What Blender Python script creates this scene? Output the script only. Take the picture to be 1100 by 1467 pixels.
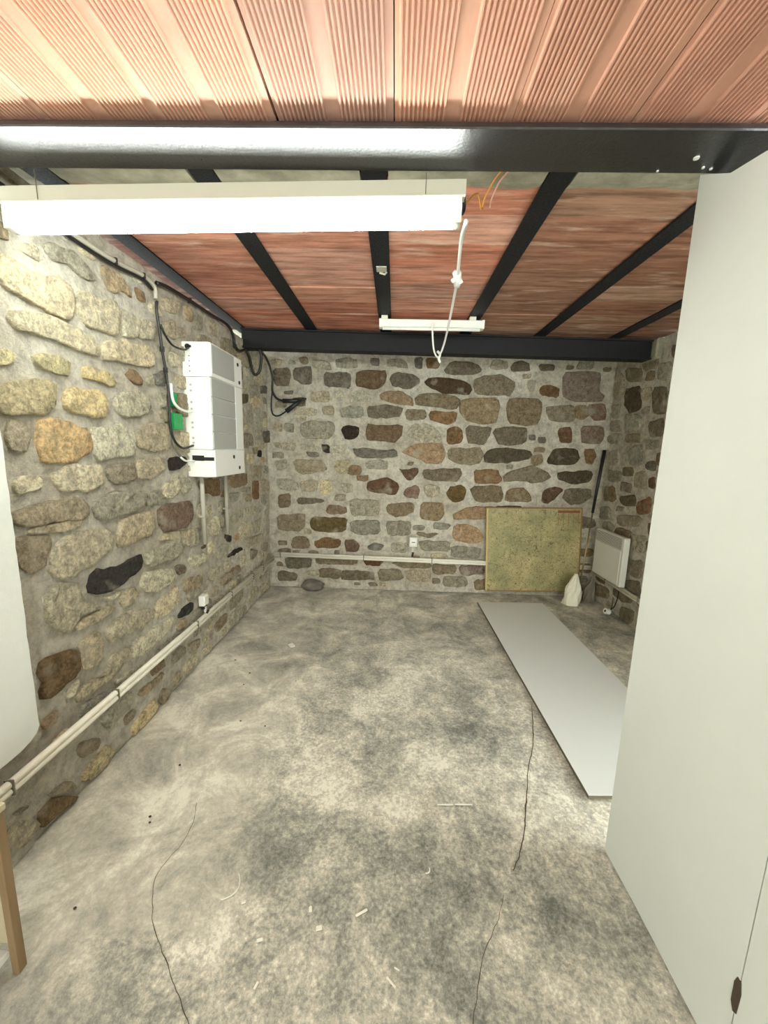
import bpy, math, random
from mathutils import Vector, Matrix, noise

# ------------------------------------------------------------------ clear
for o in list(bpy.data.objects):
    bpy.data.objects.remove(o, do_unlink=True)
S = bpy.context.scene
COL = S.collection
random.seed(7)

# ------------------------------------------------------------------ camera
cam_d = bpy.data.cameras.new('camera')
cam = bpy.data.objects.new('camera', cam_d)
COL.objects.link(cam)
cam_d.sensor_fit = 'HORIZONTAL'
cam_d.sensor_width = 36.0
cam_d.lens = 551.0 / 1100.0 * 36.0
cam_d.clip_start = 0.02
_fwd = Vector((-0.0238, 0.9869, -0.1592)).normalized()
_dn = Vector((0.0292, -0.1586, -0.9870))
_right = _dn.cross(_fwd).normalized()
_dn = _fwd.cross(_right).normalized()
cam.matrix_world = Matrix(((_right.x, -_dn.x, -_fwd.x, 0.0),
                           (_right.y, -_dn.y, -_fwd.y, 0.0),
                           (_right.z, -_dn.z, -_fwd.z, 1.5),
                           (0, 0, 0, 1)))
S.camera = cam

# ------------------------------------------------------------------ world (daylight through the open end behind the camera)
W = bpy.data.worlds.new('daylight')
S.world = W
W.use_nodes = True
bg = W.node_tree.nodes['Background']
bg.inputs[0].default_value = (0.93, 1.0, 0.98, 1)
bg.inputs[1].default_value = 3.1
TUBE_STRENGTH = 36.0

S.view_settings.view_transform = 'Standard'
S.view_settings.look = 'None'
S.view_settings.exposure = 1.02
S.view_settings.gamma = 1.0
S.view_settings.use_curve_mapping = False

# ------------------------------------------------------------------ helpers
def lin(r, g, b):
    f = lambda c: (c / 255 / 12.92) if c / 255 <= 0.04045 else ((c / 255 + 0.055) / 1.055) ** 2.4
    return (f(r), f(g), f(b), 1.0)

def setp(o, label=None, cat=None, group=None, kind=None):
    if label: o['label'] = label
    if cat: o['category'] = cat
    if group: o['group'] = group
    if kind: o['kind'] = kind
    return o

def mesh_obj(name, verts, faces, m, parent=None, smooth=False, loc=None):
    me = bpy.data.meshes.new(name)
    if loc is not None:
        L = Vector(loc)
        verts = [Vector(v) - L for v in verts]
    me.from_pydata([tuple(v) for v in verts], [], faces)
    me.update()
    if smooth:
        me.polygons.foreach_set('use_smooth', [True] * len(me.polygons))
    if m: me.materials.append(m)
    o = bpy.data.objects.new(name, me)
    COL.objects.link(o)
    if loc is not None: o.location = loc
    if parent is not None:
        o.parent = parent
        if loc is not None:
            o.location = Vector(loc) - parent.location if parent.rotation_euler.to_matrix() == Matrix.Identity(3) else parent.matrix_world.inverted() @ Vector(loc)
    return o

def empty(name, loc):
    o = bpy.data.objects.new(name, None)
    o.empty_display_size = 0.05
    COL.objects.link(o)
    o.location = loc
    return o

class MB:
    """collects shapes in world coordinates"""
    def __init__(s):
        s.v = []; s.f = []
    def add(s, vs, fs):
        n = len(s.v)
        s.v += [Vector(p) for p in vs]
        s.f += [tuple(i + n for i in f) for f in fs]
        return s
    def box(s, a, b, bev=0.0):
        (x0, y0, z0), (x1, y1, z1) = a, b
        if bev <= 0:
            vs = [(x0,y0,z0),(x1,y0,z0),(x1,y1,z0),(x0,y1,z0),(x0,y0,z1),(x1,y0,z1),(x1,y1,z1),(x0,y1,z1)]
            fs = [(0,3,2,1),(4,5,6,7),(0,1,5,4),(1,2,6,5),(2,3,7,6),(3,0,4,7)]
            return s.add(vs, fs)
        # chamfered box: 24 verts
        c = [(x0,x1),(y0,y1),(z0,z1)]
        vs = []; idx = {}
        for ix in (0,1):
            for iy in (0,1):
                for iz in (0,1):
                    p = [c[0][ix], c[1][iy], c[2][iz]]
                    sg = [1 if ix == 0 else -1, 1 if iy == 0 else -1, 1 if iz == 0 else -1]
                    for ax in range(3):
                        q = [p[k] + (0 if k == ax else sg[k] * bev) for k in range(3)]
                        idx[(ix,iy,iz,ax)] = len(vs); vs.append(q)
        fs = []
        for ax in range(3):
            a1, a2 = [k for k in range(3) if k != ax]
            for e in (0,1):
                quad = []
                for (i, j) in ((0,0),(1,0),(1,1),(0,1)):
                    t = [0,0,0]; t[ax] = e; t[a1] = i; t[a2] = j
                    quad.append(idx[(t[0],t[1],t[2],ax)])
                fs.append(tuple(quad))
        for ax in range(3):
            a1, a2 = [k for k in range(3) if k != ax]
            for i in (0,1):
                for j in (0,1):
                    t0 = [0,0,0]; t1 = [0,0,0]
                    t0[a1] = t1[a1] = i; t0[a2] = t1[a2] = j; t1[ax] = 1
                    fs.append((idx[(*t0,a1)], idx[(*t1,a1)], idx[(*t1,a2)], idx[(*t0,a2)]))
        for ix in (0,1):
            for iy in (0,1):
                for iz in (0,1):
                    fs.append((idx[(ix,iy,iz,0)], idx[(ix,iy,iz,1)], idx[(ix,iy,iz,2)]))
        return s.add(vs, fs)
    def tube(s, pts, r, n=8, smooth=0, r2=None, cap=True):
        pts = [Vector(p) for p in pts]
        if smooth: pts = catmull(pts, smooth)
        m = len(pts)
        t0 = (pts[1] - pts[0]).normalized()
        up = Vector((0,0,1)) if abs(t0.z) < 0.9 else Vector((1,0,0))
        nrm = t0.cross(up).normalized()
        vs = []; fs = []
        for i, p in enumerate(pts):
            t = (pts[min(i+1,m-1)] - pts[max(i-1,0)]).normalized()
            nrm = (nrm - t * nrm.dot(t)).normalized()
            b = t.cross(nrm)
            rr = r if r2 is None else r + (r2 - r) * i / (m - 1)
            for k in range(n):
                a = 2 * math.pi * k / n
                vs.append(p + nrm * (rr * math.cos(a)) + b * (rr * math.sin(a)))
        for i in range(m - 1):
            for k in range(n):
                a = i*n+k; b2 = i*n+(k+1)%n
                fs.append((a, b2, b2+n, a+n))
        if cap:
            fs.append(tuple(range(n))[::-1]); fs.append(tuple((m-1)*n+k for k in range(n)))
        return s.add(vs, fs)
    def build(s, name, m, parent=None, smooth=False, loc=None, bev=0):
        # consistent outward normals
        import bmesh
        me = bpy.data.meshes.new(name)
        if loc is None and parent is not None: off = parent.location
        else: off = Vector(loc) if loc is not None else Vector((0,0,0))
        me.from_pydata([tuple(v - off) for v in s.v], [], s.f)
        bm = bmesh.new(); bm.from_mesh(me)
        bmesh.ops.recalc_face_normals(bm, faces=bm.faces[:])
        bm.to_mesh(me); bm.free()
        if smooth:
            me.polygons.foreach_set('use_smooth', [True] * len(me.polygons))
        if m: me.materials.append(m)
        o = bpy.data.objects.new(name, me)
        COL.objects.link(o)
        if parent is not None:
            o.parent = parent
            o.location = off - parent.location
        else:
            o.location = off
        return o

def catmull(pts, k):
    out = []
    P = [pts[0]*2 - pts[1]] + pts + [pts[-1]*2 - pts[-2]]
    for i in range(1, len(P) - 2):
        for j in range(k):
            t = j / k
            a, b, c, d = P[i-1], P[i], P[i+1], P[i+2]
            out.append(0.5 * ((2*b) + (c-a)*t + (2*a-5*b+4*c-d)*t*t + (3*b-a-3*c+d)*t**3))
    out.append(pts[-1])
    return out

# ------------------------------------------------------------------ materials
def mat(name, col, rough=0.7, bump=0.0, scale=30.0, var=0.0, metal=0.0, spec=0.5, col2=None, vscale=6.0, vdetail=5.0, stretch=None):
    m = bpy.data.materials.new(name); m.use_nodes = True
    nt = m.node_tree; N = nt.nodes; L = nt.links
    b = N['Principled BSDF']
    b.inputs['Base Color'].default_value = col
    b.inputs['Roughness'].default_value = rough
    b.inputs['Metallic'].default_value = metal
    b.inputs['Specular IOR Level'].default_value = spec
    g = N.new('ShaderNodeNewGeometry')
    src = g.outputs['Position']
    if stretch:
        mp = N.new('ShaderNodeMapping'); mp.inputs['Scale'].default_value = stretch
        L.new(src, mp.inputs['Vector']); src = mp.outputs['Vector']
    if col2 is not None:
        n = N.new('ShaderNodeTexNoise'); n.inputs['Scale'].default_value = vscale; n.inputs['Detail'].default_value = vdetail
        n.inputs['Roughness'].default_value = 0.65
        L.new(src, n.inputs['Vector'])
        r = N.new('ShaderNodeValToRGB')
        r.color_ramp.elements[0].position = 0.5 - var; r.color_ramp.elements[1].position = 0.5 + var
        r.color_ramp.elements[0].color = col; r.color_ramp.elements[1].color = col2
        L.new(n.outputs['Fac'], r.inputs['Fac'])
        L.new(r.outputs['Color'], b.inputs['Base Color'])
    if bump:
        n2 = N.new('ShaderNodeTexNoise'); n2.inputs['Scale'].default_value = scale; n2.inputs['Detail'].default_value = 6
        L.new(src, n2.inputs['Vector'])
        bp = N.new('ShaderNodeBump'); bp.inputs['Strength'].default_value = bump; bp.inputs['Distance'].default_value = 0.01
        L.new(n2.outputs['Fac'], bp.inputs['Height'])
        L.new(bp.outputs['Normal'], b.inputs['Normal'])
    return m

def mat_mortar():
    m = bpy.data.materials.new('lime_mortar'); m.use_nodes = True
    nt = m.node_tree; N = nt.nodes; L = nt.links; b = N['Principled BSDF']
    b.inputs['Roughness'].default_value = 0.95; b.inputs['Specular IOR Level'].default_value = 0.15
    g = N.new('ShaderNodeNewGeometry')
    def nz(s, d=6, r=.6):
        n = N.new('ShaderNodeTexNoise'); n.inputs['Scale'].default_value = s; n.inputs['Detail'].default_value = d; n.inputs['Roughness'].default_value = r
        L.new(g.outputs['Position'], n.inputs['Vector']); return n
    big = nz(2.2, 4); mid = nz(18, 10, .78); fine = nz(90, 6, .75)
    r1 = N.new('ShaderNodeValToRGB'); e = r1.color_ramp.elements
    e[0].position = .32; e[0].color = lin(208,199,179); e[1].position = .62; e[1].color = lin(236,231,216)
    L.new(big.outputs['Fac'], r1.inputs['Fac'])
    r2 = N.new('ShaderNodeValToRGB'); e = r2.color_ramp.elements
    e[0].position = .38; e[0].color = (.64,.61,.56,1); e[1].position = .57; e[1].color = (1.25,1.23,1.18,1)
    L.new(mid.outputs['Fac'], r2.inputs['Fac'])
    mx = N.new('ShaderNodeMix'); mx.data_type = 'RGBA'; mx.blend_type = 'MULTIPLY'; mx.inputs['Factor'].default_value = .75
    L.new(r1.outputs['Color'], mx.inputs['A']); L.new(r2.outputs['Color'], mx.inputs['B'])
    L.new(mx.outputs['Result'], b.inputs['Base Color'])
    add = N.new('ShaderNodeMath'); add.operation = 'MULTIPLY_ADD'; add.inputs[1].default_value = .45
    L.new(fine.outputs['Fac'], add.inputs[0]); L.new(mid.outputs['Fac'], add.inputs[2])
    bp = N.new('ShaderNodeBump'); bp.inputs['Strength'].default_value = 1.0; bp.inputs['Distance'].default_value = .045
    L.new(add.outputs[0], bp.inputs['Height']); L.new(bp.outputs['Normal'], b.inputs['Normal'])
    return m

def mat_stone():
    m = bpy.data.materials.new('rubble_stone'); m.use_nodes = True
    nt = m.node_tree; N = nt.nodes; L = nt.links; b = N['Principled BSDF']
    b.inputs['Roughness'].default_value = 0.92; b.inputs['Specular IOR Level'].default_value = 0.2
    oi = N.new('ShaderNodeObjectInfo'); g = N.new('ShaderNodeNewGeometry')
    def nz(s, d, r, vec=None):
        n = N.new('ShaderNodeTexNoise'); n.inputs['Scale'].default_value = s; n.inputs['Detail'].default_value = d; n.inputs['Roughness'].default_value = r
        L.new(g.outputs['Position'], n.inputs['Vector']); return n
    n1 = nz(20, 10, .78); n2 = nz(70, 6, .75); n3 = nz(7, 3, .5)
    # tonal mottling, with the light and dark of rough relief painted in
    r1 = N.new('ShaderNodeValToRGB'); e = r1.color_ramp.elements
    e[0].position = .38; e[0].color = (.52,.5,.46,1); e[1].position = .6; e[1].color = (1.3,1.28,1.24,1)
    L.new(n1.outputs['Fac'], r1.inputs['Fac'])
    mx = N.new('ShaderNodeMix'); mx.data_type = 'RGBA'; mx.blend_type = 'MULTIPLY'; mx.inputs['Factor'].default_value = .85
    L.new(oi.outputs['Color'], mx.inputs['A']); L.new(r1.outputs['Color'], mx.inputs['B'])
    # speckle
    r2 = N.new('ShaderNodeValToRGB'); e = r2.color_ramp.elements
    e[0].position = .4; e[0].color = (.55,.53,.5,1); e[1].position = .58; e[1].color = (1.18,1.18,1.16,1)
    L.new(n2.outputs['Fac'], r2.inputs['Fac'])
    mx2 = N.new('ShaderNodeMix'); mx2.data_type = 'RGBA'; mx2.blend_type = 'MULTIPLY'; mx2.inputs['Factor'].default_value = .7
    L.new(mx.outputs['Result'], mx2.inputs['A']); L.new(r2.outputs['Color'], mx2.inputs['B'])
    # smears of mortar on part of the stones
    r3 = N.new('ShaderNodeValToRGB'); e = r3.color_ramp.elements
    e[0].position = .58; e[0].color = (0,0,0,1); e[1].position = .72; e[1].color = (.6,.6,.6,1)
    L.new(n3.outputs['Fac'], r3.inputs['Fac'])
    mx3 = N.new('ShaderNodeMix'); mx3.data_type = 'RGBA'
    L.new(r3.outputs['Color'], mx3.inputs['Factor']); L.new(mx2.outputs['Result'], mx3.inputs['A']); mx3.inputs['B'].default_value = lin(205,196,172)
    L.new(mx3.outputs['Result'], b.inputs['Base Color'])
    add = N.new('ShaderNodeMath'); add.operation = 'MULTIPLY_ADD'; add.inputs[1].default_value = .5
    L.new(n2.outputs['Fac'], add.inputs[0]); L.new(n1.outputs['Fac'], add.inputs[2])
    bp = N.new('ShaderNodeBump'); bp.inputs['Strength'].default_value = 1.0; bp.inputs['Distance'].default_value = .04
    L.new(add.outputs[0], bp.inputs['Height']); L.new(bp.outputs['Normal'], b.inputs['Normal'])
    return m

def mat_terracotta(name, stretch, smear):
    m = bpy.data.materials.new(name); m.use_nodes = True
    nt = m.node_tree; N = nt.nodes; L = nt.links; b = N['Principled BSDF']
    b.inputs['Roughness'].default_value = 0.85; b.inputs['Specular IOR Level'].default_value = 0.25
    oi = N.new('ShaderNodeObjectInfo'); g = N.new('ShaderNodeNewGeometry')
    mp = N.new('ShaderNodeMapping'); mp.inputs['Scale'].default_value = stretch
    L.new(g.outputs['Position'], mp.inputs['Vector'])
    n1 = N.new('ShaderNodeTexNoise'); n1.inputs['Scale'].default_value = 4; n1.inputs['Detail'].default_value = 7; n1.inputs['Roughness'].default_value = .65
    L.new(mp.outputs['Vector'], n1.inputs['Vector'])
    n2 = N.new('ShaderNodeTexNoise'); n2.inputs['Scale'].default_value = 60; n2.inputs['Detail'].default_value = 5
    L.new(g.outputs['Position'], n2.inputs['Vector'])
    r1 = N.new('ShaderNodeValToRGB'); e = r1.color_ramp.elements
    e[0].position = .3 if smear < .5 else .38; e[0].color = (.66,.63,.62,1) if smear < .5 else (.5,.46,.42,1); e[1].position = .65 if smear < .5 else .6; e[1].color = (1.12,1.12,1.12,1)
    L.new(n1.outputs['Fac'], r1.inputs['Fac'])
    mx = N.new('ShaderNodeMix'); mx.data_type = 'RGBA'; mx.blend_type = 'MULTIPLY'; mx.inputs['Factor'].default_value = .9 if smear > .5 else .45
    L.new(oi.outputs['Color'], mx.inputs['A']); L.new(r1.outputs['Color'], mx.inputs['B'])
    mp2 = N.new('ShaderNodeMapping'); mp2.inputs['Scale'].default_value = (stretch[0]*1.3, stretch[1]*.7, stretch[2]); mp2.inputs['Location'].default_value = (3.1,5.2,1.7)
    L.new(g.outputs['Position'], mp2.inputs['Vector'])
    n3 = N.new('ShaderNodeTexNoise'); n3.inputs['Scale'].default_value = 3; n3.inputs['Detail'].default_value = 6; n3.inputs['Roughness'].default_value = .6
    L.new(mp2.outputs['Vector'], n3.inputs['Vector'])
    r3 = N.new('ShaderNodeValToRGB'); e = r3.color_ramp.elements
    e[0].position = .56; e[0].color = (0,0,0,1); e[1].position = .75; e[1].color = (smear,smear,smear,1)
    L.new(n3.outputs['Fac'], r3.inputs['Fac'])
    mx3 = N.new('ShaderNodeMix'); mx3.data_type = 'RGBA'; mx3.inputs['B'].default_value = lin(214,190,170)
    L.new(r3.outputs['Color'], mx3.inputs['Factor']); L.new(mx.outputs['Result'], mx3.inputs['A'])
    L.new(mx3.outputs['Result'], b.inputs['Base Color'])
    bp = N.new('ShaderNodeBump'); bp.inputs['Strength'].default_value = .35 if smear > .5 else .12; bp.inputs['Distance'].default_value = .005
    ad = N.new('ShaderNodeMath'); ad.operation = 'ADD'; L.new(n2.outputs['Fac'], ad.inputs[0])
    if smear > .5: L.new(n1.outputs['Fac'], ad.inputs[1])
    L.new(ad.outputs[0], bp.inputs['Height']); L.new(bp.outputs['Normal'], b.inputs['Normal'])
    return m

def mat_floor():
    m = bpy.data.materials.new('worn_concrete'); m.use_nodes = True
    nt = m.node_tree; N = nt.nodes; L = nt.links; b = N['Principled BSDF']
    b.inputs['Roughness'].default_value = 0.8; b.inputs['Specular IOR Level'].default_value = 0.25
    g = N.new('ShaderNodeNewGeometry')
    at = N.new('ShaderNodeAttribute'); at.attribute_name = 'stain'
    def nz(s, d, r, dist=0):
        n = N.new('ShaderNodeTexNoise'); n.inputs['Scale'].default_value = s; n.inputs['Detail'].default_value = d; n.inputs['Roughness'].default_value = r
        n.inputs['Distortion'].default_value = dist
        L.new(g.outputs['Position'], n.inputs['Vector']); return n
    a = nz(3.4, 9, .72, .5); f = nz(17, 9, .82, .3); gr = nz(220, 3, .6); f2 = nz(75, 5, .75)
    m1 = N.new('ShaderNodeMath'); m1.operation = 'MULTIPLY_ADD'; m1.inputs[1].default_value = .12
    L.new(at.outputs['Fac'], m1.inputs[0]); L.new(a.outputs['Fac'], m1.inputs[2])
    rg_ = N.new('ShaderNodeAttribute'); rg_.attribute_name = 'wear'
    def centred(src, wgt, prev):
        s = N.new('ShaderNodeMath'); s.operation = 'SUBTRACT'; s.inputs[1].default_value = .5; L.new(src.outputs['Fac'], s.inputs[0])
        k = N.new('ShaderNodeMath'); k.operation = 'MULTIPLY'; L.new(s.outputs[0], k.inputs[0]); L.new(rg_.outputs['Fac'], k.inputs[1])
        q = N.new('ShaderNodeMath'); q.operation = 'MULTIPLY_ADD'; q.inputs[1].default_value = wgt; L.new(k.outputs[0], q.inputs[0]); L.new(prev, q.inputs[2])
        return q.outputs[0]
    v1 = centred(f, .62, m1.outputs[0]); v2 = centred(f2, .75, v1)
    m4 = N.new('ShaderNodeMath'); m4.operation = 'ADD'; m4.inputs[1].default_value = .355
    L.new(v2, m4.inputs[0])
    r = N.new('ShaderNodeValToRGB'); e = r.color_ramp.elements
    e[0].position = .54; e[0].color = lin(104,106,99); e[1].position = 1.0; e[1].color = lin(232,228,211)
    x = e.new(.71); x.color = lin(148,147,136); x = e.new(.81); x.color = lin(178,174,159); x = e.new(.90); x.color = lin(202,197,180)
    L.new(m4.outputs[0], r.inputs['Fac'])
    # pale flecks
    rg = N.new('ShaderNodeValToRGB'); e = rg.color_ramp.elements
    e[0].position = .62; e[0].color = (0,0,0,1); e[1].position = .74; e[1].color = (.55,.55,.55,1)
    fl = nz(20, 6, .7, 1.2); L.new(fl.outputs['Fac'], rg.inputs['Fac'])
    mx = N.new('ShaderNodeMix'); mx.data_type = 'RGBA'; mx.inputs['B'].default_value = lin(216,208,184)
    L.new(rg.outputs['Color'], mx.inputs['Factor']); L.new(r.outputs['Color'], mx.inputs['A'])
    L.new(mx.outputs['Result'], b.inputs['Base Color'])
    ad = N.new('ShaderNodeMath'); ad.operation = 'MULTIPLY_ADD'; ad.inputs[1].default_value = .3
    L.new(gr.outputs['Fac'], ad.inputs[0]); L.new(f.outputs['Fac'], ad.inputs[2])
    bp = N.new('ShaderNodeBump'); bp.inputs['Strength'].default_value = .45; bp.inputs['Distance'].default_value = .006
    L.new(ad.outputs[0], bp.inputs['Height']); L.new(bp.outputs['Normal'], b.inputs['Normal'])
    return m

def mat_steel(name, spec, r0, r1):
    m = bpy.data.materials.new(name); m.use_nodes = True
    nt = m.node_tree; N = nt.nodes; L = nt.links; b = N['Principled BSDF']
    b.inputs['Base Color'].default_value = (.008,.008,.009,1)
    b.inputs['Coat Weight'].default_value = .5 if spec > .8 else 0.0
    b.inputs['Coat Roughness'].default_value = .42
    b.inputs['Specular IOR Level'].default_value = spec
    g = N.new('ShaderNodeNewGeometry')
    n = N.new('ShaderNodeTexNoise'); n.inputs['Scale'].default_value = 120; n.inputs['Detail'].default_value = 5
    L.new(g.outputs['Position'], n.inputs['Vector'])
    r = N.new('ShaderNodeMapRange'); r.inputs[1].default_value = .3; r.inputs[2].default_value = .7; r.inputs[3].default_value = r0; r.inputs[4].default_value = r1
    L.new(n.outputs['Fac'], r.inputs[0]); L.new(r.outputs[0], b.inputs['Roughness'])
    bp = N.new('ShaderNodeBump'); bp.inputs['Strength'].default_value = .55; bp.inputs['Distance'].default_value = .003
    L.new(n.outputs['Fac'], bp.inputs['Height']); L.new(bp.outputs['Normal'], b.inputs['Normal'])
    return m

def mat_map():
    m = bpy.data.materials.new('printed_map'); m.use_nodes = True
    nt = m.node_tree; N = nt.nodes; L = nt.links; b = N['Principled BSDF']
    b.inputs['Roughness'].default_value = .6
    tc = N.new('ShaderNodeTexCoord')
    def nz(s, d, r, dist=0):
        n = N.new('ShaderNodeTexNoise'); n.inputs['Scale'].default_value = s; n.inputs['Detail'].default_value = d; n.inputs['Roughness'].default_value = r
        n.inputs['Distortion'].default_value = dist
        L.new(tc.outputs['Object'], n.inputs['Vector']); return n
    a = nz(4, 6, .6)
    r = N.new('ShaderNodeValToRGB'); e = r.color_ramp.elements
    e[0].position = .3; e[0].color = lin(124,122,82); e[1].position = .7; e[1].color = lin(184,168,120)
    x = e.new(.45); x.color = lin(146,140,96); x = e.new(.56); x.color = lin(164,152,106)
    L.new(a.outputs['Fac'], r.inputs['Fac'])
    out = r.outputs['Color']
    for sc, mult, wdt, col in ((6, 6, .025, 0), (14, 5, .03, 0), (26, 4, .035, 0)):
        n = nz(sc, 3, .5, .5)
        mu = N.new('ShaderNodeMath'); mu.operation = 'MULTIPLY'; mu.inputs[1].default_value = mult; L.new(n.outputs['Fac'], mu.inputs[0])
        fr = N.new('ShaderNodeMath'); fr.operation = 'PINGPONG'; fr.inputs[1].default_value = .5; L.new(mu.outputs[0], fr.inputs[0])
        lt = N.new('ShaderNodeMath'); lt.operation = 'LESS_THAN'; lt.inputs[1].default_value = wdt; L.new(fr.outputs[0], lt.inputs[0])
        ms = N.new('ShaderNodeMath'); ms.operation = 'MULTIPLY'; ms.inputs[1].default_value = .85; L.new(lt.outputs[0], ms.inputs[0])
        mx = N.new('ShaderNodeMix'); mx.data_type = 'RGBA'; mx.inputs['B'].default_value = lin(92,80,40)
        L.new(ms.outputs[0], mx.inputs['Factor']); L.new(out, mx.inputs['A']); out = mx.outputs['Result']
    # dots for towns, thicker near the middle
    v = N.new('ShaderNodeTexVoronoi'); v.inputs['Scale'].default_value = 26; L.new(tc.outputs['Object'], v.inputs['Vector'])
    lt = N.new('ShaderNodeMath'); lt.operation = 'LESS_THAN'; lt.inputs[1].default_value = .17; L.new(v.outputs['Distance'], lt.inputs[0])
    ln = N.new('ShaderNodeVectorMath'); ln.operation = 'LENGTH'; L.new(tc.outputs['Object'], ln.inputs[0])
    mr = N.new('ShaderNodeMapRange'); mr.inputs[1].default_value = .12; mr.inputs[2].default_value = .42; mr.inputs[3].default_value = .85; mr.inputs[4].default_value = .15
    L.new(ln.outputs['Value'], mr.inputs[0])
    mm = N.new('ShaderNodeMath'); mm.operation = 'MULTIPLY'; L.new(lt.outputs[0], mm.inputs[0]); L.new(mr.outputs[0], mm.inputs[1])
    mx = N.new('ShaderNodeMix'); mx.data_type = 'RGBA'; mx.inputs['B'].default_value = lin(96,56,28)
    L.new(mm.outputs[0], mx.inputs['Factor']); L.new(out, mx.inputs['A'])
    L.new(mx.outputs['Result'], b.inputs['Base Color'])
    return m

M = {}
M['mortar'] = mat_mortar()
M['stone'] = mat_stone()
M['terra_front'] = mat_terracotta('terracotta_ribbed', (3.0, 1.2, 3.0), .3)
M['terra_rear'] = mat_terracotta('terracotta_smeared', (.7, 6.0, 2.0), .75)
M['floor'] = mat_floor()
M['steel'] = mat_steel('glossy_black_steel', 1.0, .27, .5)
M['steel_matt'] = mat_steel('matt_black_steel', .3, .5, .75)
M['map'] = mat_map()
M['plaster'] = mat('white_painted_plaster', lin(214,217,208), .85, .25, 25, .2, col2=lin(224,226,218), vscale=3)
M['board'] = mat('white_plasterboard', lin(212,216,208), .8, .05, 60, .25, col2=lin(217,221,213), vscale=2)
M['core'] = mat('partition_core', lin(78,68,52), .9, .2, 30)
M['concrete'] = mat('rough_concrete', lin(120,116,98), .95, .9, 22, .2, col2=lin(165,160,138), vscale=8)
M['melamine'] = mat('white_melamine', lin(208,211,206), .55, 0.03, 40)
M['raw_edge'] = mat('chipboard_edge', lin(96,88,70), .9, .3, 80)
M['white'] = mat('white_plastic', lin(232,232,224), .45, .02, 40)
M['offwhite'] = mat('ivory_plastic', lin(232,228,212), .5, .03, 50, .2, col2=lin(216,211,192), vscale=5)
M['housing'] = mat('enamelled_sheet', lin(212,208,188), .4, .02, 40)
M['grey_plastic'] = mat('grey_smoked_cover', lin(168,170,164), .35, .02, 40)
M['conduit'] = mat('grey_conduit', lin(168,164,148), .5, .05, 60)
M['black'] = mat('black_rubber', lin(28,27,26), .45, .1, 80)
M['dark'] = mat('dark_gap', lin(34,30,26), .9, .2, 60)
M['brown_dirt'] = mat('brown_dirt', lin(74,62,46), .95, .6, 60)
M['green'] = mat('green_tape', lin(24,150,78), .55, .1, 60)
M['orange_wire'] = mat('orange_wire', lin(205,140,60), .5, .05, 60)
M['pink_wire'] = mat('pink_wire', lin(205,160,140), .5, .05, 60)
M['brass'] = mat('pole_metal', lin(150,135,95), .35, .05, 60, metal=.7)
M['bag'] = mat('white_bag', lin(226,222,200), .55, .5, 22)
M['greyflap'] = mat('grey_bag_flap', lin(120,114,98), .8, .5, 22)
M['heater'] = mat('heater_enamel', lin(214,213,202), .4, .02, 40)
M['heater_slot'] = mat('heater_grille_shadow', lin(96,94,86), .6, .05, 60)
M['wood'] = mat('brown_wood', lin(140,118,86), .7, .3, 40, .2, col2=lin(126,100,68), vscale=20, stretch=(1,1,.15))
M['wood_pale'] = mat('pale_wood', lin(190,180,150), .7, .2, 30, .2, col2=lin(170,158,128), vscale=10)
M['map_edge'] = mat('map_board_edge', lin(190,168,104), .7, .1, 60)
M['red_print'] = mat('red_brown_print', lin(122,62,30), .6, .05, 60)
M['brown_print'] = mat('brown_print', lin(136,104,58), .6, .05, 60)
M['paper'] = mat('white_paper', lin(230,228,215), .8, .1, 60)
M['rock'] = mat('grey_boulder', lin(92,86,80), .9, .8, 25, .2, col2=lin(130,122,112), vscale=12)
M['pebble'] = mat('dark_grit', lin(62,56,46), .9, .3, 60)
M['wire_grey'] = mat('grey_wire', lin(110,106,92), .4, .02, 60)
_t = bpy.data.materials.new('fluorescent_glow'); _t.use_nodes = True
_b = _t.node_tree.nodes['Principled BSDF']
_b.inputs['Base Color'].default_value = (.9,.9,.88,1)
_b.inputs['Emission Color'].default_value = (.945, 1.0, .945, 1)
_b.inputs['Emission Strength'].default_value = TUBE_STRENGTH
M['tube'] = _t

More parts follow.
